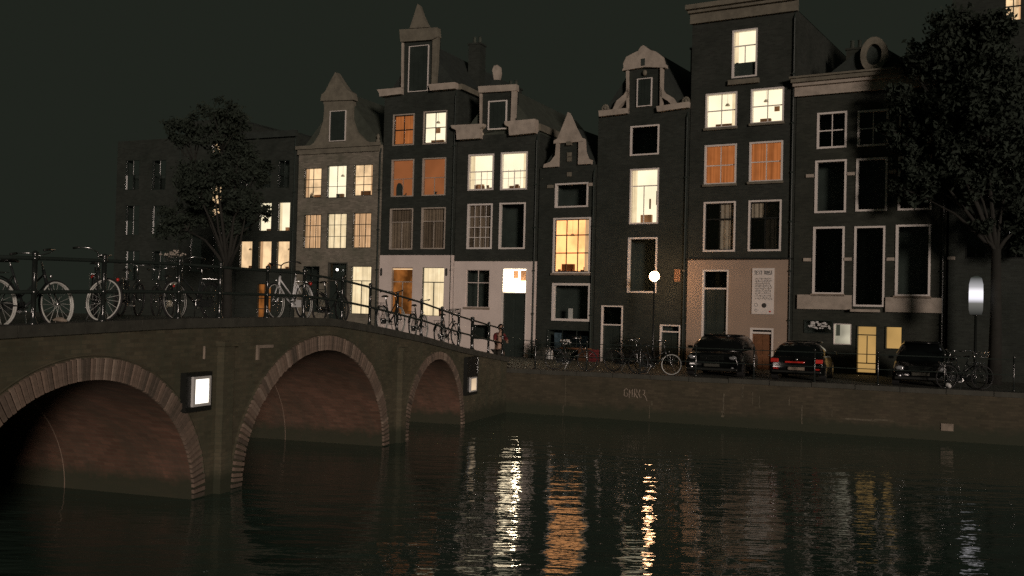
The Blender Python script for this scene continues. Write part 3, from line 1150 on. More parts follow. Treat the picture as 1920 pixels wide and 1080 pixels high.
# ---- house 5 -----------------------------------------------------------------------------------
h = House(facR, 1117, 1289, 208, 'dark house with scrolled white neck gable and a bright tall window', M['brickB'], ymid=450)
h.window((1182, 235, 1236, 291), 'void', fw=.06)
h.window((1181, 316, 1235, 420), 'bright', cols=[(.47, 0, .7)], rows=(.7,), fw=.06, extra=lambda s, w, ia, ib, ic, id_: MB().box(ib - .13, ib - .06, .2, .24, ic + .7, ic + 1.25).box(ib - .42, ib - .36, .2, .24, ic + .55, ic + .95).build('hanging_cloth', M['wood'], w))
h.window((1177, 445, 1232, 549), 'void', fw=.065)
door(h, (1127, 573, 1167, 688), 609, fw=.05)
door(h, (1237, 609, 1275, 700), 622, fw=.05)
h.band('plaque', 1265, 505, 1276, 528, .03, M['plaque'])
h.wall('wall', 0, h.w, -.3, h.h, h.mat)
h.body(h.h - .1, h.h + 2.6)
h.poly('gable', [(1178, 215), (1180, 130), (1242, 124), (1240, 208)], .003, .3, h.mat)
trim(h, 'pediment', [(1169, 134), (1172, 128), (1171, 120), (1177, 108), (1190, 101), (1199, 97), (1204, 89), (1209, 86), (1214, 90), (1221, 95), (1232, 98), (1243, 107), (1246, 119), (1250, 122), (1250, 128), (1210, 127)], -.14, .14)
trim(h, 'pediment_oculus', [(1205, 112), (1212, 111), (1212, 124), (1205, 125)], -.16, -.141, 'void')
trim(h, 'side_strip', [(1176, 134), (1180, 133), (1180, 214), (1177, 214)])
trim(h, 'side_strip', [(1240, 128), (1244, 128), (1242, 206), (1239, 206)])
trim(h, 'volute', [(1180, 166), (1172, 178), (1158, 190), (1150, 208), (1158, 207), (1166, 198), (1180, 184)])
trim(h, 'volute', [(1240, 163), (1247, 174), (1262, 183), (1271, 197), (1262, 198), (1254, 190), (1240, 182)])
trim(h, 'gable_ledge', [(1126, 209), (1180, 204), (1180, 214), (1127, 220)], -.2, .1)
trim(h, 'gable_ledge', [(1234, 201), (1294, 192), (1294, 203), (1236, 211)], -.2, .1)
for x, y, nm in ((1136, 201, 's'), (1287, 187, 's')):
    u, z = h.q(x, y)
    g = MB()
    for k in range(7):
        a = pi * k / 6
        g.sphere((u + .12 * cos(a), -.05, z - .08 + .14 * sin(a)), .06, 8, 6)
    g.sphere((u, -.05, z - .05), .09, 8, 6)
    g.build('shell_ornament', M['trimg'], h.e, True)
u, z = h.q(1210, 137)
MB().sphere((u, -.06, z), .1, 8, 6, sq=(1, .7, 1.2)).build('hoist_boss', M['trimg'], h.e, True)
hatch(h, (1195, 147, 1223, 200), .035)

# ---- house 4 -----------------------------------------------------------------------------------
h = House(facR, 1009, 1116, 312, 'narrow low dark house with small white spired gable and a warm nine pane window', M['brickB'], ymid=450)
h.window((1041, 343, 1103, 389), 'void', fw=.065)
h.window((1037, 408, 1107, 513), 'warmfour', fw=.068, bar='black', cols=[(.335, 0, 1), (.665, 0, 1)], rows=(.36, .7), bt=.022, sill='stonel', extra=books_in)
h.window((1035, 531, 1107, 602), 'void', fw=.095, extra=lambda s, w, ia, ib, ic, id_: MB().box(ia + .62, ia + .8, .1, .16, ic, ic + .42).build('white_carton', M['whited'], w))
h.window((1026, 618, 1109, 661), 'void', 'dark', fw=.03, cols=[(.33, 0, 1), (.66, 0, 1)],
         extra=lambda s, w, ia, ib, ic, id_: MB().box(ia + .25, ia + .8, .1, .13, ic + .02, id_ - .12).box(ia + .86, ib - .1, .1, .14, ic + .02, id_ - .2).build('poster', M['bluep'], w), label='shop window with blue grey posters')
h.band('shop_shelf', 1052, 652, 1109, 655, .12, M['wood'])
h.band('hinge_block', 1027, 347, 1038, 353, .06, M['trimg'])
h.band('hinge_block', 1104, 343, 1115, 349, .06, M['trimw'])
h.wall('wall', 0, h.w, -.3, h.h, h.mat)
h.body(h.h - .05, h.h + 1.7)
h.poly('gable', [(1046, 316), (1049, 268), (1090, 264), (1088, 312)], .003, .25, h.mat)
trim(h, 'gable_spire', [(1040, 270), (1041, 264), (1047, 261), (1056, 240), (1063, 222), (1067, 211), (1072, 221), (1080, 240), (1090, 258), (1096, 260), (1097, 266), (1070, 268)], -.12, .12)
trim(h, 'volute', [(1045, 269), (1050, 269), (1049, 313), (1021, 315), (1022, 309), (1034, 304), (1043, 292)])
trim(h, 'volute', [(1087, 266), (1097, 265), (1098, 284), (1103, 297), (1110, 300), (1109, 308), (1086, 309)])
for y in (290, 299, 327):
    h.band('stone_block', 1064, y - 4, 1072, y + 4, .05, M['trimg'])
h.band('keystone', 1064, 266, 1073, 273, .13, M['trimg'])

# ---- house 3 -----------------------------------------------------------------------------------
h = House(facL, 853, 1007, 252, 'dark brick house with white plastered ground floor and brightly lit door transom', M['brickA'], ymid=450)
h.window((878, 289, 926, 357), 'bright', cols=[(.5, 0, .52)], rows=(.52,), fw=.065, extra=fine_bars(4, (.28,)))
h.window((939, 285, 989, 356), 'bright', cols=[(.5, 0, .5)], rows=(.5,), fw=.065, extra=fine_bars(4, (.3,)))
h.window((876, 382, 923, 467), 'voidb', cols=[(.25, 0, 1), (.5, 0, 1), (.75, 0, 1)], rows=(.24, .48, .73), fw=.07, bt=.014)
h.window((936, 380, 985, 467), 'void', fw=.065)
h.window((873, 505, 918, 577), 'void', 'cream', cols=[T], rows=(.66,), fw=.04, proud=.0, depth=.12, sill='stonel', bt=.016)
door(h, (940, 502, 987, 690), 549, fw=.05, transom='transom', label='dark door under a brightly lit transom')
h.window((887, 609, 920, 636), 'void', 'dark', fw=.03)
zs = h.q(930, 490)[1]
h.wall('wall', 0, h.w, zs, h.h, h.mat)
h.wall('white_ground_floor', .01, h.w - .01, -.3, zs - .002, M['cream'], -.03)
MB().box(h.w - .0099, h.w + .012, -.03, .25, -.3, zs - .002).build('corner_edge', M['cream'], h.e)
h.body(h.h - .05, h.h + 2.2, roofmat='tile')
h.poly('gable', [(899, 250), (903, 168), (968, 164), (966, 238)], .003, .3, h.mat)
trim(h, 'gable_frame', [(899, 163), (970, 159), (970, 171), (900, 175)], -.14, .16, 'trimw')
trim(h, 'gable_frame', [(901, 176), (905, 176), (904, 238), (901, 238)], -.1, .1, 'trimw')
trim(h, 'gable_frame', [(961, 171.5), (969, 171.5), (966, 230), (959, 230)], -.1, .1, 'trimw')
trim(h, 'cornice_moulding', [(851, 237), (912, 234), (911, 239), (905, 243), (905, 261), (862, 264), (861, 246), (853, 242)], -.3, .1, 'trimw')
trim(h, 'cornice_moulding', [(951, 230), (1008, 225), (1008, 251), (960, 256), (959, 240), (952, 236)], -.3, .1, 'trimw')
trim(h, 'roof_urn', [(927, 150), (926, 143), (924, 132), (927, 124), (933, 122), (938, 126), (939, 138), (936, 150)], -.06, .12, 'trimw')
trim(h, 'urn_foot', [(923, 162), (925, 150.5), (938, 150.5), (942, 160)], -.1, .14, 'slate')
hatch(h, (916, 189, 951, 243), .05)
u, z = h.q(1008, 228)
MB().box(h.w - .28, h.w - .02, .11, 3.5, h.h + .08, h.h + .38).build('gutter_cornice', M['trimg'], h.e)

# ---- house 2 -----------------------------------------------------------------------------------
h = House(facL, 714, 852, 172, 'dark brick house with tall spired neck gable over a white ground floor', M['brickB'], ymid=450)
h.window((737, 214, 777, 273), 'orange', 'trimw', cols=[T], rows=(.5,), fw=.05, bar='black', bt=.024)
h.window((794, 208, 838, 270), 'bright', 'trimw', cols=[T], rows=(.5,), fw=.05, bar='black', bt=.016)
h.window((734, 299, 776, 369), 'oblind', 'trimw', cols=[(.5, 0, .48)], rows=(.48,), fw=.05, extra=chair_in, bt=.014)
h.window((792, 296, 836, 367), 'oblind', 'trimw', cols=[(.5, 0, .48)], rows=(.48,), fw=.05, extra=pot_in, bt=.014)
h.window((731, 391, 774, 468), 'voidb', 'trimw', cols=[(.5, 0, .68)], rows=(.68,), fw=.05, bt=.018)
h.window((790, 389, 835, 467), 'voidb', 'trimw', cols=[(.5, 0, .68)], rows=(.68,), fw=.05, bt=.02)
h.window((733, 501, 774, 590), 'orangeroom', 'trimw', cols=[(.5, 0, .7)], rows=(.7,), fw=.04, proud=0, extra=lambda s, w, ia, ib, ic, id_: MB().box(ia, ib, .08, .13, id_ - .06, id_ - .02).build('lit_lintel', M['warm'], w))
h.window((791, 501, 833, 593), 'brightc', 'dark', cols=[(.5, 0, .7)], rows=(.7,), fw=.035, proud=0, extra=lambda s, w, ia, ib, ic, id_: MB().lathe((ib - .22, .13, ic), [(.05, 0), (.06, .2), (.03, .24), (.02, .36)], 8).build('vase', M['redcloth'], w))
for x in (716.5, 838.5):
    a, b, c, d = h.rect(x - 2, 503, x + 2, 517)
    MB().lathe(((a + b) / 2, -.07, c), [(.03, 0), (.045, .06), (.045, d - c - .05), (.02, d - c)], 8).build('wall_lantern', M['black'], h.e)
zs = h.q(783, 478.5)[1]
h.wall('wall', 0, h.w, zs, h.h, h.mat)
h.wall('white_ground_floor', .01, h.w - .01, -.3, zs - .002, M['cream'], -.04)
MB().box(h.w - .0099, h.w - .002, -.04, .1, -.3, zs - .002).build('corner_edge', M['cream'], h.e)
MB().box(-.002, .0099, -.04, .1, -.3, zs - .002).build('corner_edge', M['cream'], h.e)
MB().tube([(h.w - .06, -.1, -.2), (h.w - .06, -.1, zs)], .022, 6).build('downpipe', M['cream'], h.e)
h.body(h.h - .05, h.h + 2.3)
h.poly('gable', [(755, 176), (758, 72), (820, 68), (816, 170)], .003, .32, h.mat)
trim(h, 'gable_frame', [(752, 57), (823, 53), (824, 70), (812, 76), (754, 80)], -.16, .16, 'trimg')
trim(h, 'gable_spire', [(770, 54), (778, 30), (785, 8), (789, 12), (796, 32), (806, 52)], -.1, .1, 'trimg')
trim(h, 'side_strip', [(755, 81), (758, 81), (757, 165), (754, 165)], -.1, .1, 'trimw')
trim(h, 'side_strip', [(813, 76.5), (823, 70.5), (821, 120), (818, 157), (811, 158)], -.1, .1, 'trimg')
trim(h, 'cornice_moulding', [(712, 170), (757, 166), (757, 178), (717, 183), (716, 176)], -.25, .08, 'trimw')
trim(h, 'cornice_moulding', [(808, 160), (858, 156), (858, 168), (811, 172)], -.25, .08, 'trimw')
MB().box(h.w - .25, h.w + .14, .085, 3.2, h.h - .02, h.h + .22).build('side_cornice', M['trimg'], h.e)
hatch(h, (767, 86, 804, 172), .03)

# ---- house 1 -----------------------------------------------------------------------------------
h = House(facL, 556, 713, 276, 'grey painted brick house with bell gable and three lit windows per floor', M['greyw'], ymid=450)
h.window((570, 315, 603, 371), 'warm', 'dark', cols=[T], rows=(.35, .62), fw=.03, proud=0, bt=.012, extra=plant_in)
h.window((613, 310, 650, 371), 'bright', 'dark', cols=[T], rows=(.35,), fw=.03, proud=0, bt=.01, extra=pot_in)
h.window((663, 308, 699, 367), 'warm', 'dark', cols=[T], rows=(.35, .62), fw=.03, proud=0, bt=.013)
h.window((569, 402, 602, 466), 'warmc', 'dark', cols=[(.33, 0, 1), (.67, 0, 1)], rows=(.34, .68), fw=.03, proud=0, bt=.013)
h.window((613, 400, 650, 466), 'brightc', 'dark', cols=[(.33, 0, 1), (.67, 0, 1)], rows=(.34, .68), fw=.03, proud=0, bt=.011)
h.window((661, 399, 696, 465), 'warmc', 'dark', cols=[(.33, 0, 1), (.67, 0, 1)], rows=(.34, .68), fw=.03, proud=0, bt=.014)
h.window((657, 499, 696, 589), 'brightc', 'dark', cols=[(.5, 0, .7)], rows=(.7,), fw=.03, proud=0, bt=.016)
h.window((568, 499, 598, 585), 'void', 'dark', cols=[T], rows=(.7,), fw=.03, proud=0)
door(h, (614, 492, 650, 640), 526, frame='stone', fw=.05)
lx, lz = h.q(636, 506)
lamp = MB().sphere((0, 0, 0), .055, 10, 8).build('door_lamp', M['smallbulb'], h.e, True, (lx, -.16, lz))
MB().tube([(lx, -.10, lz), (lx, 0, lz + .05)], .012, 5).build('lamp_bracket', M['black'], h.e)
h.wall('wall', 0, h.w, -.3, h.h, h.mat)
h.body(h.h - .05, h.h + 2.6, roofmat='tile')
trim(h, 'gable', [(577, 276), (588, 268), (598, 252), (606, 226), (608, 200), (606, 191), (606, 186), (661, 184), (661, 191), (660, 222), (668, 246), (684, 262), (694, 268)], .003, .3, 'trimg')
trim(h, 'gable_cap', [(603, 190), (605, 178), (612, 172), (622, 152), (631, 136), (640, 150), (652, 168), (662, 174), (665, 188)], -.1, .3, 'trimg')
h.band('cornice_moulding', 560, 278, 712, 287, .10, M['trimg'])
h.band('cornice_moulding', 558, 271, 714, 277.5, .18, M['trimg'])
u, z = h.q(708, 256)
MB().lathe((u, .05, h.h + .11), [(.09, 0), (.11, .1), (.05, .18), (.09, .3), (.02, .42)], 10).build('corner_urn', M['trimg'], h.e, True)
hatch(h, (619, 208, 649, 265), .03)

# ---- houses further left, dark -----------------------------------------------------------------
h = House(facL, 444, 553, 250, 'dark house behind the left tree with five lit windows', M['brickB'], ymid=450)
for r in ((449, 452, 473, 504), (484, 452, 509, 504), (518, 452, 543, 504), (486, 380, 509, 433), (521, 379, 544, 433)):
    h.window(r, 'bright' if r[1] < 400 else 'warm', 'dark', fw=.02, proud=0)
h.window((451, 380, 472, 433), 'void', 'dark', fw=.02, proud=0)
for x in (451, 486, 521):
    h.window((x, 300, x + 22, 352), 'void', 'dark', fw=.03, proud=0, cols=[T], rows=(.5,))
h.window((481, 532, 508, 600), 'orangeroom', 'dark', cols=[T], rows=(.3, .6), fw=.03, proud=0)
h.wall('wall', 0, h.w, -.3, h.h, h.mat)
h.body(h.h - .05, h.h - .05)
MB().box(-.02, h.w - .02, -.2, -.001, h.h - .25, h.h + .05).build('cornice_moulding', M['slate'], h.e)

h = House(facL, 340, 441, 225, 'dark house with a small lit top window seen through leaves', M['brickB'], ymid=450)
h.window((397, 269, 415, 291), 'warm', 'dark', fw=.02, proud=0)
h.window((395, 320, 415, 410), 'warm', 'dark', fw=.02, proud=0, rows=(.5,))
h.window((355, 320, 378, 400), 'void', 'dark', fw=.03, proud=0)
h.window((355, 440, 378, 510), 'void', 'dark', fw=.03, proud=0)
h.window((398, 440, 420, 510), 'void', 'dark', fw=.03, proud=0)
h.wall('wall', 0, h.w, -.3, h.h, h.mat)
h.body(h.h - .05, h.h - .05)
h = House(facL, 215, 337, 262, 'unlit dark house furthest left in the row', M['brickB'], ymid=450)
for x in (235, 285):
    for y in (300, 385, 470):
        h.window((x, y, x + 26, y + 56), 'void', 'dark', fw=.03, proud=0, cols=[T], rows=(.5,))
h.wall('wall', 0, h.w, -.3, h.h, h.mat)
h.body(h.h - .05, h.h - .05)
# ---- house 8 at far right, dark
h = House(facR, 1779, 2010, -30, 'dark house at the right edge with one lit top window behind the tree', M['brickB'], ymid=450)
h.window((1884, -30, 1916, 39), 'warm', 'dark', fw=.03, cols=[T], rows=(.4, .7), proud=0)
for x in (1810, 1885, 1955):
    for y in (130, 260, 400):
        h.window((x, y, x + 40, y + 85), 'void', 'black', fw=.05, proud=0, cols=[T], rows=(.6,))
h.wall('wall', 0, h.w, -.3, h.h + 1, h.mat)
h.body(h.h + .95, h.h + .95)
u, z = h.q(1893, 436)
MB().sphere((u, -.16, z), .035, 8, 6).build('wall_lamp', M['smallbulb'], h.e, True)
MB().tube([(u, -.12, z), (u, 0, z + .03)], .01, 5).build('lamp_bracket', M['black'], h.e)

# ------------------------------------------------------------------ lamps
p = at(1227, 518, 38.3)
t = empty('street_lamp', (p.x, p.y, STREET), AR, 'street lamp with glowing round globe before the dark scroll gabled house', 'street lamp')
hz = p.z - STREET
MB().lathe((0, 0, 0), [(.11, 0), (.11, .3), (.07, .4), (.05, .6), (.035, 1.0), (.03, hz - .32), (.05, hz - .31), (.03, hz - .27), (.07, hz - .2), (.05, hz - .17)], 12).build('post', M['iron'], t, True)
MB().sphere((0, 0, hz), .185, 20, 14).build('globe', M['globe'], t, True)
MB().lathe((0, 0, hz + .18), [(.05, 0), (.03, .03), (.008, .09)], 10).build('finial', M['iron'], t, True)

p = at(1830, 557, 32.0)
t = empty('frosted_lamp_column', (p.x, p.y, STREET), AR, 'pale frosted drum lamp glowing at the dark right end of the street', 'street lamp')
hz = p.z - STREET
MB().lathe((0, 0, 0), [(.06, 0), (.05, .2), (.04, hz - .58), (.10, hz - .57), (.10, hz - .551)], 12).build('post', M['iron'], t, True)
m, n, l, b = newmat('frosted_lamp_glass')
n.remove(b)
em = n.new('ShaderNodeEmission')
sp = n.new('ShaderNodeSeparateXYZ')
l.new(coords(n, l), sp.inputs[0])
mr = n.new('ShaderNodeMapRange')
mr.inputs[1].default_value, mr.inputs[2].default_value = -.55, .62
l.new(sp.outputs[2], mr.inputs[0])
l.new(ramp(n, l, mr.outputs[0], [(0, (.03, .03, .027)), (.3, (.16, .155, .14)), (.42, (.95, .92, 1)), (.6, (1.2, 1.15, 1.2)), (.74, (.45, .44, .45)), (1, (.03, .034, .028))]), em.inputs[0])
l.new(em.outputs[0], n['Material Output'].inputs[0])
MB().lathe((0, 0, 0), [(.17, -.55), (.205, -.4), (.21, 0), (.205, .4), (.16, .6), (.05, .66)], 20).build('frosted_glass', m, t, True, (0, 0, hz))

# ------------------------------------------------------------------ trees
def tree(label, x, y, zb, ht, blobs, leaves, seed, lean=0, size=.085):
    rnd = random.Random(seed)
    t = empty('canal_tree', (x, y, zb), 0, label, 'tree', 'elm trees along the canal')
    mb = MB()
    fork = ht * .38
    mb.tube([(0, 0, -.1), (.03, .02, fork * .5), (lean * .3, 0, fork)], [.22, .17, .14], 9)
    for bx, by, bz, r in blobs:
        q = Vector((bx, by, bz))
        m_ = Vector((bx * .4, by * .4, fork + (bz - fork) * .45))
        m_ = m_ + Vector((rnd.uniform(-.3, .3), rnd.uniform(-.3, .3), rnd.uniform(-.2, .3)))
        mb.tube([(lean * .3, 0, fork - .1), (m_ * .5) + Vector((0, 0, fork * .5)), m_, q], [.09, .06, .04, .012], 6)
        for k in range(5):
            d = Vector((rnd.gauss(0, 1), rnd.gauss(0, 1), rnd.gauss(0, .8))).normalized() * r * .8
            mb.tube([m_ + (q - m_) * .6, q + d], [.03, .008], 4)
    mb.build('trunk', M['bark'], t, True)
    v, f = [], []
    tot = sum(b[3] ** 2 for b in blobs)
    for bx, by, bz, r in blobs:
        nb = int(leaves * r * r / tot)
        cl = [Vector((rnd.gauss(0, 1), rnd.gauss(0, 1), rnd.gauss(0, 1))).normalized() * r * rnd.uniform(.35, 1) for _ in range(max(4, nb // 45))]
        for i in range(nb):
            c_ = rnd.choice(cl) + Vector((rnd.gauss(0, 1), rnd.gauss(0, 1), rnd.gauss(0, .8))) * r * .14
            p_ = Vector((bx, by, bz)) + c_
            a_ = Vector((rnd.gauss(0, 1), rnd.gauss(0, 1), rnd.gauss(0, 1))).normalized()
            b_2 = a_.cross(Vector((rnd.gauss(0, 1), rnd.gauss(0, 1), rnd.gauss(0, 1)))).normalized()
            s_ = size * rnd.uniform(.7, 1.3)
            k = len(v)
            v += [p_ - a_ * s_, p_ + b_2 * s_ * .45, p_ + a_ * s_, p_ - b_2 * s_ * .45]
            f.append((k, k + 1, k + 2, k + 3))
    cr = MB().add(v, f).build('crown', M['leaf'], t)
    return t


def tree_px(label, px, Yd, zb, blobs, leaves, seed, size=.085):
    """blobs: photo x, y, radius in px, depth shift: they stand round the trunk at distance Yd"""
    b0 = at(px, 600, Yd)
    L = []
    for bx, by, r, dy in blobs:
        q = at(bx, by, Yd + dy)
        L.append((q.x - b0.x, dy, q.z - zb, r * Yd / FPX))
    tree(label, b0.x, b0.y, zb, max(b[2] for b in L), L, leaves, seed, size=size)


tree_px('leafy canal tree before the lit windows at left of the grey house', 424, 37, 1.4,
        [(400, 330, 42, 0), (440, 300, 50, 1), (465, 380, 36, -1), (385, 400, 34, 1), (360, 340, 46, -1), (420, 230, 46, 0), (478, 330, 34, 0), (498, 402, 15, 0), (440, 415, 34, .5), (350, 250, 40, 0), (330, 420, 40, 1)], 15000, 3)
tree_px('dark tree hiding the right part of the wide house', 1866, 32.2, 1.4,
        [(1735, 335, 52, 1.7), (1705, 280, 42, 2.0), (1740, 205, 62, 1.6), (1850, 180, 90, 0), (1800, 90, 75, .8), (1900, 300, 80, .3), (1830, 330, 55, .6), (1682, 345, 26, 2.2), (1668, 240, 28, 2.3), (1930, 420, 55, 0), (1730, 120, 45, 1.6), (1690, 180, 34, 2.0), (1860, 60, 50, 0), (1790, 260, 50, 1.0), (1838, 425, 24, 0)], 32000, 5, .1)

# ------------------------------------------------------------------ bicycles
def bicycle(label, loc, rz, frame='darkp', rim='strip', step=True, turn=0, lean=.06, basket=False, scale=1.0, rimr=.010, group='bicycles parked against the railings', bars='chrome', lampcol=None, spoke='chrome', reflector=False, rear=None):
    t = empty('bicycle', loc, rz, label, 'bicycle', group)
    t.rotation_euler = (lean, 0, rz)
    t.scale = (scale,) * 3
    Rw, wb = .345, 1.08
    def wheel(x, parent, nm='wheel', rim=rim):
        w = MB().ring((0, 0, 0), Rw - .017, .019, 'y', 36, 7).build(nm, M['tyre'], parent, True, (x, 0, Rw))
        mb = MB()
        for sgn in (-1, 1):
            mb.ring((0, .0165 * sgn, 0), Rw - .034, rimr, 'y', 36, 5)
        mb.build('rim', M[rim], w, True)
        sp = MB()
        for k in range(18):
            a_ = 2 * pi * k / 18
            sp.tube([(.018 * cos(a_ + 1.2), .03 * (-1) ** k, .018 * sin(a_ + 1.2)), ((Rw - .03) * cos(a_), 0, (Rw - .03) * sin(a_))], (.0022 if spoke != 'strip' else .0026), 3)
        sp.build('spokes', M[spoke], w)
        MB().tube([(0, -.04, 0), (0, .04, 0)], .02, 8).build('hub', M['chrome'], w, True)
        return w
    wheel(0, t, rim=rear or rim)
    head = Vector((wb - .22, 0, .80)); bb = Vector((.46, 0, .29)); seat = Vector((.26, 0, .86)); ax = Vector((0, 0, Rw))
    headlow = head + Vector((.045, 0, -.16))
    mb = MB()
    if step:
        mb.tube([headlow, headlow.lerp(bb, .45) + Vector((-.02, 0, -.05)), bb], .019, 8)
        mb.tube([head + Vector((.01, 0, -.03)), head.lerp(bb, .5) + Vector((-.03, 0, .05)), bb + Vector((-.06, 0, .14))], .014, 8)
    else:
        mb.tube([headlow, bb], .019, 8)
        mb.tube([head + Vector((.01, 0, -.03)), seat + Vector((.02, 0, -.1))], .016, 8)
    mb.tube([bb, seat], .017, 8)
    mb.tube([head + Vector((-.005, 0, .03)), headlow + Vector((.01, 0, -.03))], .023, 8)
    for sgn in (-1, 1):
        mb.tube([bb + Vector((0, .03 * sgn, 0)), ax + Vector((0, .05 * sgn, 0))], .010, 6)
        mb.tube([seat + Vector((.03, .015 * sgn, -.14)), ax + Vector((0, .05 * sgn, 0))], .008, 6)
    mb.build('frame', M[frame], t, True)
    # saddle
    sd = MB()
    rows_ = [(-.12, .085, .015), (-.05, .075, .03), (.05, .035, .025), (.14, .018, .01)]
    v = []
    for x, hw, hh in rows_:
        v += [(seat.x + x, -hw, seat.z + .05), (seat.x + x, -hw * .5, seat.z + .07 + hh), (seat.x + x, hw * .5, seat.z + .07 + hh), (seat.x + x, hw, seat.z + .05)]
    f = [(i * 4 + j, i * 4 + (j + 1) % 4, i * 4 + 4 + (j + 1) % 4, i * 4 + 4 + j) for i in range(3) for j in range(4)] + [(0, 1, 2, 3), (12, 15, 14, 13)]
    sd.add(v, f)
    sd.build('saddle', M['black'], t, True)
    MB().tube([seat, seat + Vector((-.01, 0, .07))], .012, 6).build('seat_post', M['chrome'], t)
    # mudguard and carrier
    mg = MB()
    for k in range(9):
        a_, a2_ = R_(10 + k * 17), R_(10 + (k + 1) * 17)
        r_ = Rw + .03
        mg.add([(-r_ * cos(a_) * -1, -.025, Rw + r_ * sin(a_)), (r_ * cos(a_), .025, Rw + r_ * sin(a_)), (r_ * cos(a2_), .025, Rw + r_ * sin(a2_)), (r_ * cos(a2_), -.025, Rw + r_ * sin(a2_))], [(0, 1, 2, 3)])
    mg.build('rear_mudguard', M[frame], t, True)
    ca = MB()
    for sgn in (-1, 1):
        ca.tube([(.18, .05 * sgn, .76), (-.26, .06 * sgn, .755)], .006, 5)
        ca.tube([(-.2, .06 * sgn, .755), (0, .06 * sgn, Rw)], .005, 5)
    for k in range(4):
        ca.tube([(-.25 + k * .12, -.06, .757), (-.25 + k * .12, .06, .757)], .005, 5)
    ca.build('luggage_carrier', M['chrome'], t)
    # crank
    ck = MB().ring((bb.x, .045, bb.z), .085, .007, 'y', 18, 5)
    ck.tube([bb + Vector((0, -.07, 0)), bb + Vector((0, .07, 0))], .02, 8)
    for sgn, a_ in ((1, .4), (-1, .4 + pi)):
        e_2 = bb + Vector((.165 * cos(a_), .075 * sgn, .165 * sin(a_)))
        ck.tube([bb + Vector((0, .075 * sgn, 0)), e_2], .009, 6)
        ck.box(e_2.x - .045, e_2.x + .045, e_2.y, e_2.y + .08 * sgn, e_2.z - .012, e_2.z + .012)
    ck.build('crank', M['chrome'], t)
    MB().box(bb.x - .42, bb.x + .08, .05, .062, bb.z - .05, bb.z + .09).build('chain_guard', M[frame], t)
    MB().tube([bb + Vector((-.03, -.04, -.02)), bb + Vector((-.12, -.14, -.26))], .009, 6).build('kickstand', M['chrome'], t)
    # steering: front wheel, fork, bars turn about the head tube
    st = empty('steering', (wb - .10, 0, Rw))
    # (kept as plain parts: geometry is built already turned)
    bpy.data.objects.remove(st)
    axis = (head - headlow).normalized()
    Rm = Matrix.Rotation(turn, 4, axis)
    pivot = headlow
    def T_(p_):
        return pivot + Rm @ (Vector(p_) - pivot)
    fw_ = wheel(wb, t)
    fw_.matrix_local = Matrix.Translation(pivot) @ Rm @ Matrix.Translation(-pivot) @ Matrix.Translation((wb, 0, Rw))
    fk = MB()
    for sgn in (-1, 1):
        fk.tube([T_(headlow + Vector((.01, .035 * sgn, -.02))), T_(headlow + Vector((.08, .05 * sgn, -.15))), T_((wb, .05 * sgn, Rw))], .011, 6)
    fk.tube([T_(headlow + Vector((.01, -.04, -.02))), T_(headlow + Vector((.01, .04, -.02)))], .014, 6)
    fk.build('fork', M[frame], t, True)
    hb = MB()
    st0 = head + axis * .24
    hb.tube([head, st0], .013, 7)
    for sgn in (-1, 1):
        hb.tube([T_(st0), T_(st0 + Vector((.07, .1 * sgn, .03))), T_(st0 + Vector((.03, .24 * sgn, .06))), T_(st0 + Vector((-.12, .29 * sgn, .05))), T_(st0 + Vector((-.22, .29 * sgn, .03)))], .0115, 7)
    hb.build('handlebar', M[bars], t, True)
    for sgn in (-1, 1):
        MB().tube([T_(st0 + Vector((-.11, .29 * sgn, .05))), T_(st0 + Vector((-.23, .29 * sgn, .03)))], .017, 7).build('grip', M['black'], t, True)
    lp = MB().sphere(T_(headlow + Vector((.09, 0, .1))), .028, 10, 8)
    lp.build('front_lamp', M['chrome'], t, True)
    if reflector:
        MB().sphere((-.30, 0, .72), .035, 8, 6).build('rear_reflector', M['red'], t, True)
    if basket:
        bk = MB()
        c0_ = T_(head + Vector((.22, 0, .12)))
        for zz, w_ in ((0, .13), (.09, .15), (.18, .17)):
            bk.ring(c0_ + Vector((0, 0, zz)), w_, .006, 'z', 16, 4)
        for k in range(16):
            a_ = 2 * pi * k / 16
            bk.tube([c0_ + Vector((.13 * cos(a_), .13 * sin(a_), 0)), c0_ + Vector((.17 * cos(a_), .17 * sin(a_), .18))], .004, 3)
        bk.tube([c0_ + Vector((-.13, 0, 0)), c0_ + Vector((.13, 0, 0))], .004, 3)
        bk.build('basket', M['chrome'], t)
        if basket == 'flowers':
            fl = MB()
            for k in range(90):
                fl.sphere(c0_ + Vector((random.gauss(0, .09), random.gauss(0, .09), .18 + abs(random.gauss(0, .05)))), random.uniform(.008, .018), 5, 4)
            fl.build('artificial_flowers', M['trimw'], t)
    return t


def on_bridge(s, n=-.45, dz=0):
    p_ = BR.w(s, n, 0)
    return (p_.x, p_.y, deck_z(s) - .02 + dz)


def bp(px, n):
    return on_bridge(BR.uz(px, 590, n)[0], n)


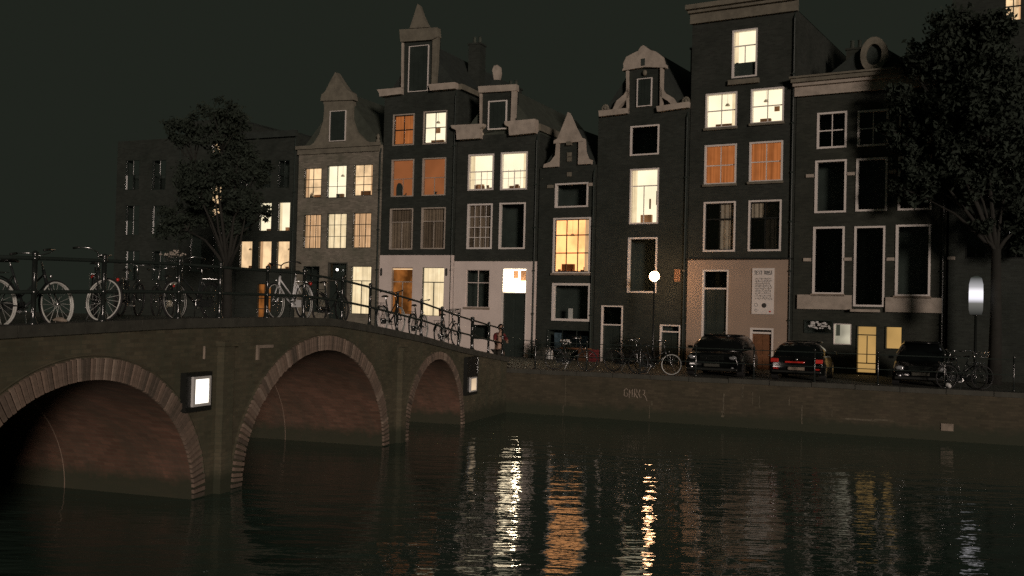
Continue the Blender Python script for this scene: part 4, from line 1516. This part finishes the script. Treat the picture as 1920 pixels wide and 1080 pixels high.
bicycle('bicycle leaning on the railing at the left picture edge with pale rims', bp(-2, -.3), BRA, lean=-.10, rimr=.015, spoke='strip')
_sf = BR.uz(188, 570, -.35)[0]
bicycle('bicycle with its front wheel turned to the viewer, second from left', on_bridge(_sf + .777, -1.10), BRA + R_(-136), turn=R_(45), lean=.03, rimr=.013, step=False, reflector=True, rear='darkp', spoke='strip')
bicycle('dark bicycle with flowered basket between two railing posts', bp(398, -.5), BRA + pi, lean=.08, basket='flowers', frame='darkp', rimr=.005, rear='darkp')
bicycle('white step-through bicycle on the crown of the bridge', bp(571, -.3), BRA + pi, frame='whitep', lean=.08, rimr=.007, bars='darkp', scale=1.06, reflector=True)
bicycle('dark bicycle beside the railing just past the white bicycle', bp(600, -.75), BRA, lean=-.05, rimr=.003, rim='darkp')
bicycle('bicycle with pale rims behind the descending railing before the orange lit room', bp(718, -.5), BRA, lean=-.06, rimr=.010)
bicycle('bicycle behind the descending railing below the vase window', bp(776, -.5), BRA + R_(6), lean=-.06, rimr=.012)
bicycle('dark bicycle behind the low end of the bridge railing', bp(826, -.5), BRA + R_(-5), lean=-.05, rimr=.006, basket=True)
bicycle('dark bicycle in the shade across the bridge deck with red reflector', bp(225, -3.2), BRA + R_(20), lean=.05, rimr=.004, reflector=True, rim='darkp', spoke='darkp')
bicycle('dark bicycle far across the bridge deck behind the flower basket', bp(320, -4.2), BRA + R_(200), lean=.05, rimr=.004, reflector=True, rim='darkp', spoke='darkp')


def on_quay(px, n=-.6, base=695):
    u, _ = QY.uz(px, base, n)
    p_ = QY.w(u, n, STREET)
    return (p_.x, p_.y, STREET + .005)


G2 = 'bicycles parked on the quay'
bicycle('bicycle with a shining front wheel standing left of the black van', on_quay(1196, -1.0), QA, lean=-.06, rimr=.013, group=G2, rear='darkp')
bicycle('dark bicycle parked before the blue shop window', on_quay(1040, -1.2), QA + R_(15), lean=.05, rimr=.004, group=G2, rim='darkp', spoke='darkp')
bicycle('bicycle half hidden behind the shiny wheeled bicycle', on_quay(1150, -1.9), QA + R_(-8), lean=.06, rimr=.004, group=G2, rim='darkp', spoke='darkp')
bicycle('bicycle right of the hatchback with headlamp glint at quay edge', on_quay(1775, -.8), QA + R_(30), lean=.05, rimr=.004, group=G2, rim='darkp', spoke='darkp', basket=True)
bicycle('bicycle leaning at the dark right end of the quay', on_quay(1830, -1.3), QA + R_(150), lean=.05, rimr=.004, group=G2, rim='darkp', spoke='darkp')

# ------------------------------------------------------------------ cars, ends towards the canal
def car(label, px0, px1, n, hgt, rear=False, name='parked_car', van=False):
    u0, _ = QY.uz(px0, 690, n); u1, _ = QY.uz(px1, 690, n)
    W = (u1 - u0)
    p_ = QY.w((u0 + u1) / 2, n, STREET)
    t = empty(name, (p_.x, p_.y, STREET), QA, label, 'van' if van else 'car', 'cars parked nose or tail to the canal')
    t.scale = (.93, .9, .80 if van else .82)
    # local: y = 0 is the end facing the canal, car stretches to +y
    L = 4.2
    hw = W / 2
    def loft(name_, sections, mat, smooth=True):
        v, f = [], []
        for y, w0, w1, z0, z1, r in sections:
            prof = [(-w0, z0), (-w0 * 1.0, z0 + (z1 - z0) * .45), (-w1, z1 - r), (-w1 + r * 1.3, z1), (0, z1 + r * .25), (w1 - r * 1.3, z1), (w1, z1 - r), (w0, z0 + (z1 - z0) * .45), (w0, z0)]
            v += [(a_, y, b_3) for a_, b_3 in prof]
        k = 9
        for i in range(len(sections) - 1):
            for j in range(k):
                j2 = (j + 1) % k
                f.append((i * k + j, i * k + j2, (i + 1) * k + j2, (i + 1) * k + j))
        f += [tuple(range(k)), tuple((len(sections) - 1) * k + j for j in range(k))[::-1]]
        return MB().add(v, f).build(name_, mat, t, smooth)
    belt = .92 if not van else 1.05
    if rear:
        loft('body', [(0.06, hw * .86, hw * .84, .34, .80, .05), (.0, hw * .92, hw * .90, .36, .86, .06), (.12, hw * .98, hw * .95, .25, belt, .07), (1.2, hw, hw * .97, .2, belt + .02, .07),
                      (3.0, hw, hw * .95, .2, belt - .02, .08), (3.9, hw * .95, hw * .85, .22, .74, .12), (4.2, hw * .8, hw * .7, .3, .60, .12)], M['carblack'])
        loft('cabin', [(.14, hw * .86, hw * .78, belt - .05, belt + .02, .01), (.5, hw * .88, hw * .68, belt - .05, hgt - .05, .06), (1.3, hw * .9, hw * .7, belt - .05, hgt, .08), (2.1, hw * .9, hw * .7, belt - .05, hgt - .04, .08), (3.0, hw * .88, hw * .8, belt - .08, belt, .01)], M['carglass'])
    else:
        nose = .74 if not van else .95
        loft('body', [(0.1, hw * .8, hw * .72, .32, nose * .82, .08), (.0, hw * .88, hw * .82, .34, nose * .88, .09), (.18, hw * .96, hw * .9, .24, nose, .1), (1.1, hw, hw * .94, .2, belt, .09),
                      (3.3, hw, hw * .96, .2, belt + .02, .08), (4.1, hw * .97, hw * .9, .22, belt, .08), (4.2, hw * .9, hw * .85, .3, .8, .05)], M['carblack'])
        loft('cabin', [(1.0 if not van else .7, hw * .88, hw * .82, belt - .08, belt, .01), (1.75 if not van else 1.25, hw * .9, hw * .7, belt - .05, hgt - .05, .08), (2.5, hw * .9, hw * .74, belt - .05, hgt, .09),
                       (3.5, hw * .9, hw * .74, belt - .05, hgt - .05, .08), (4.05, hw * .88, hw * .78, belt - .05, belt + .05, .02)], M['carglass' if not van else 'carblack'])
    loft('roof_panel', [(1.45, hw * .60, hw * .60, hgt - .03, hgt + .02, .02), (2.4, hw * .66, hw * .66, hgt - .02, hgt + .035, .02), (3.2, hw * .62, hw * .62, hgt - .05, hgt + .01, .02)], M['carblack'])
    for x in (-hw + .1, hw - .1):
        for y in (.78, 3.3):
            w = MB().tube([(x - .1, y, .31), (x + .1, y, .31)], .31, 20).build('wheel', M['tyre'], t)
            MB().tube([(x - .105, y, .31), (x + .105, y, .31)], .2, 14).build('hubcap', M['chrome'], w)
    for sgn in (-1, 1):
        MB().obox((sgn * (hw + .07), 1.35 if not rear else 2.85, belt + .08), (.08, 0, 0), (0, .05, 0), (0, 0, .055)).build('wing_mirror', M['carblack'], t)
    MB().box(-.26, .26, -.03, .02, .42, .53).build('number_plate', M['stone' if not rear else 'stonel'], t)
    if rear:
        for sgn in (-1, 1):
            bevel(MB().obox((sgn * hw * .8, .02, .76), (.13, .02 * sgn, 0), (0, .05, 0), (0, 0, .075)).build('tail_light', M['red'], t), .02)
            MB().box(sgn * hw * .75 - .08, sgn * hw * .75 + .08, -.02, .03, .44, .49).build('rear_reflector', M['red'], t)
        bevel(MB().box(-hw * .42, hw * .3, -.02, .05, .68, .74).build('boot_strip', M['red'], t), .01)
        MB().sphere((0, -.015, .80), .05, 10, 6, sq=(1, .3, 1)).build('badge', M['chrome'], t, True)
        bevel(MB().box(-hw * .9, hw * .9, -.06, .06, .32, .40).build('bumper', M['black'], t), .02)
    else:
        nose = .66 if not van else .78
        for sgn in (-1, 1):
            MB().sphere((sgn * hw * .72, .06, nose), .12, 14, 10, sq=(1.1, .5, .7)).build('headlight', M['carlight'], t, True)
            MB().sphere((sgn * hw * .72, .0, .38), .05, 10, 6, sq=(1, .4, 1)).build('fog_lamp', M['carlight'], t, True)
        g = MB()
        for k in range(4):
            g.box(-hw * .42, hw * .42, -.035, .0, nose - .09 + k * .05, nose - .07 + k * .05)
        g.build('grille', M['iron'], t)
        bevel(MB().box(-hw * .9, hw * .9, -.07, .06, .27, .37).build('bumper', M['black'], t), .02)
    return t


car('black van parked nose to the canal before the taupe ground floor', 1278, 1392, -1.2, 1.62, van=True)
car('dark hatchback parked tail to the canal showing red tail lights', 1438, 1549, -1.1, 1.42, rear=True)
car('dark car with one bright headlamp glint, parked right of the amber lit door', 1668, 1786, -1.0, 1.55)

# ------------------------------------------------------------------ small things by the shop
def small_at(px, py, Y):
    p_ = at(px, py, Y)
    return p_


def plane_pt(px, n):
    u, _ = facR.uz(px, 680, n)
    p_ = facR.w(u, n, STREET)
    return p_


for i, (px, col, lab) in enumerate(((1098, 'crate', 'orange brown crate standing before the dark shop front'), (1112, 'redcloth', 'red crate against the white door frame'), (1014, 'stone', 'grey crate left of the blue shop window'))):
    p_ = plane_pt(px, .6)
    t = empty('crate', p_, AR, lab, 'crate', 'crates before the shop')
    w_ = .24 if i != 1 else .16
    MB().box(-w_, w_, -.2, .2, 0, .03).build('base', M[col], t)
    for k in range(4):
        z0 = .04 + k * .11
        g = MB().box(-w_, w_, -.2, -.18, z0, z0 + .085).box(-w_, w_, .18, .2, z0, z0 + .085).box(-w_, -w_ + .02, -.18, .18, z0, z0 + .085).box(w_ - .02, w_, -.18, .18, z0, z0 + .085)
        g.build('slat', M[col], t)
    for sx in (-1, 1):
        for sy in (-1, 1):
            MB().box(sx * (w_ - .045) - .018, sx * (w_ - .045) + .018, sy * .16 - .018, sy * .16 + .018, .031, .48).build('corner_post', M[col], t)
for px, lab in ((1024, 'white canister leftmost before the blue shop window'), (1029, 'white canister in the middle before the blue shop window'), (1034, 'white canister rightmost before the blue shop window')):
    p_ = plane_pt(px, .5)
    t = empty('canister', p_, 0, lab, 'canister', 'white canisters before the shop')
    MB().lathe((0, 0, 0), [(.05, 0), (.055, .02), (.055, .3), (.03, .36), (.02, .38)], 10).build('body', M['whited'], t, True)
    MB().lathe((0, 0, .381), [(.024, 0), (.024, .03)], 8).build('cap', M['ink'], t)
for px, k, lab in ((1062, .9, 'white flowering potted plant before the blue shop window'), (1180, 1.2, 'leafy shrub in a pot right of the narrow white framed door'), (1006, .8, 'leafy potted plant at the corner of the white ground floor')):
    p_ = plane_pt(px, 1.0 if px != 1180 else .7)
    t = empty('potted_plant', p_, 0, lab, 'potted plant')
    MB().lathe((0, 0, 0), [(.13, 0), (.17, .28), (.19, .28), (.19, .33), (.15, .33), (.14, .3)], 12).build('pot', M['stone'], t, True)
    v, f = [], []
    for i in range(380):
        c_ = Vector((random.gauss(0, .17), random.gauss(0, .17), .62 * k + random.gauss(0, .18) * k))
        a_ = Vector((random.gauss(0, 1), random.gauss(0, 1), random.gauss(0, 1))).normalized() * .045
        b_4 = a_.cross(Vector((0.3, .2, 1))).normalized() * .02
        q_ = len(v)
        v += [c_ - a_, c_ + b_4, c_ + a_, c_ - b_4]
        f.append((q_, q_ + 1, q_ + 2, q_ + 3))
    MB().add(v, f).build('foliage', M['leaf'], t)
    g = MB()
    for i in range(6):
        g.tube([(0, 0, .3), (random.uniform(-.12, .12), random.uniform(-.12, .12), .62 * k)], .008, 4)
    g.build('stem', M['bark'], t)
    if px == 1062:
        g = MB()
        for i in range(26):
            g.sphere((random.gauss(0, .1), -.12 + random.gauss(0, .05), .74 + random.gauss(0, .06)), .035, 6, 4)
        g.build('blossom', M['whited'], t, True)
# litter on the bridge edge
p_ = BR.w(BR.uz(134, 617, .0)[0], -.2, deck_z(-4.2) + .05)
bb_ = MB()
bb_.tube([(-.10, 0, .02), (-.05, .01, .035), (.03, -.01, .03), (.10, 0, .012)], [.012, .03, .035, .01], 7)
o = bb_.build('crumpled_paper', M['stonel']); o.location = p_
tag(o, 'crumpled pale paper lying on the bridge edge at left', 'litter')
p_ = QY.w(QY.uz(1777, 727, .0)[0], -.15, 1.45)
g = MB()
for i in range(7):
    g.sphere((random.uniform(-.05, .05), random.uniform(-.05, .05), .05 + random.uniform(-.02, .05)), random.uniform(.04, .07), 7, 5)
o = g.build('plastic_bag', M['whited'], None, True); o.location = p_
tag(o, 'crumpled white plastic bag on the quay edge at right', 'bag')

# ------------------------------------------------------------------ person by the railing
def person():
    loc = at(934, 640, 34.2)
    t = empty('person', (loc.x, loc.y, STREET), R_(20), 'person in a red top with dark hair, hunched behind the bridge railing end', 'person')
    t.scale = (.93,) * 3
    J = {'pel': (0, 0, .78), 'ch': (0, -.12, 1.08), 'nk': (0, -.2, 1.27), 'hd': (.0, -.25, 1.38),
         'ls': (-.17, -.16, 1.2), 'le': (-.24, -.3, .98), 'lh': (-.16, -.5, .96), 'rs': (.17, -.16, 1.2), 're': (.24, -.3, .98), 'rh': (.14, -.5, .96),
         'lk': (-.11, -.12, .43), 'lf': (-.11, .04, .06), 'lt': (-.12, -.13, .03), 'rk': (.11, -.16, .43), 'rf': (.11, .0, .06), 'rt': (.12, -.17, .03)}
    E = [('pel', 'ch'), ('ch', 'nk'), ('nk', 'hd'), ('ch', 'ls'), ('ls', 'le'), ('le', 'lh'), ('ch', 'rs'), ('rs', 're'), ('re', 'rh'), ('pel', 'lk'), ('lk', 'lf'), ('lf', 'lt'), ('pel', 'rk'), ('rk', 'rf'), ('rf', 'rt')]
    rad = {'pel': .15, 'ch': .15, 'nk': .055, 'hd': .06, 'ls': .065, 'rs': .065, 'le': .045, 're': .045, 'lh': .032, 'rh': .032, 'lk': .065, 'rk': .065, 'lf': .045, 'rf': .045, 'lt': .035, 'rt': .035}
    def skin(name, keys, edges, mat, k=1.0, parent=t):
        idx = {q: i for i, q in enumerate(keys)}
        me = bpy.data.meshes.new(name)
        me.from_pydata([J[q] for q in keys], [(idx[a_], idx[b_5]) for a_, b_5 in edges], [])
        me.materials.append(mat)
        o_ = bpy.data.objects.new(name, me)
        C.link(o_); o_.parent = parent
        sk = o_.modifiers.new('skin', 'SKIN')
        for i, q in enumerate(keys):
            me.skin_vertices[0].data[i].radius = (rad[q] * k, rad[q] * k)
            me.skin_vertices[0].data[i].use_root = (i == 0)
        o_.modifiers.new('sub', 'SUBSURF').levels = 2
        o_.modifiers['sub'].render_levels = 2
        return o_
    body = skin('body', list(J), E, M['skin'])
    skin('top', ['ch', 'pel', 'nk', 'ls', 'le', 'rs', 're'], [('pel', 'ch'), ('ch', 'nk'), ('ch', 'ls'), ('ls', 'le'), ('ch', 'rs'), ('rs', 're')], M['redcloth'], 1.32)
    skin('trousers', ['pel', 'lk', 'lf', 'rk', 'rf'], [('pel', 'lk'), ('lk', 'lf'), ('pel', 'rk'), ('rk', 'rf')], M['cloth'], 1.3)
    hd = MB().sphere((0, -.26, 1.45), .105, 16, 12, sq=(.85, .98, 1.15))
    hd.sphere((0, -.365, 1.44), .018, 6, 5).sphere((-.088, -.25, 1.45), .025, 6, 5, sq=(.5, 1, 1.3)).sphere((.088, -.25, 1.45), .025, 6, 5, sq=(.5, 1, 1.3))
    hd.build('head', M['skin'], t, True)
    for sx in (-1, 1):
        MB().sphere((sx * .034, -.352, 1.465), .011, 6, 5).build('eye', M['ink'], t)
    MB().box(-.022, .022, -.36, -.352, 1.395, 1.402).build('mouth', M['redcloth'], t)
    MB().sphere((0, -.235, 1.475), .115, 14, 10, sq=(.92, .95, 1.08)).build('hair', M['hair'], t, True)
    for nm, cx_ in (('lh', -.16), ('rh', .14)):
        g = MB()
        for k in range(4):
            x = cx_ - .03 + .02 * k
            g.tube([(x, -.51, .962), (x, -.57, .955), (x, -.60 - .006 * (k in (1, 2)), .93)], [.010, .009, .007], 6)
        g.tube([(cx_ + .035 * (1 if cx_ < 0 else -1), -.5, .96), (cx_ + .055 * (1 if cx_ < 0 else -1), -.545, .95)], [.011, .008], 6)
        g.build('fingers', M['skin'], t, True)
    return t


person()
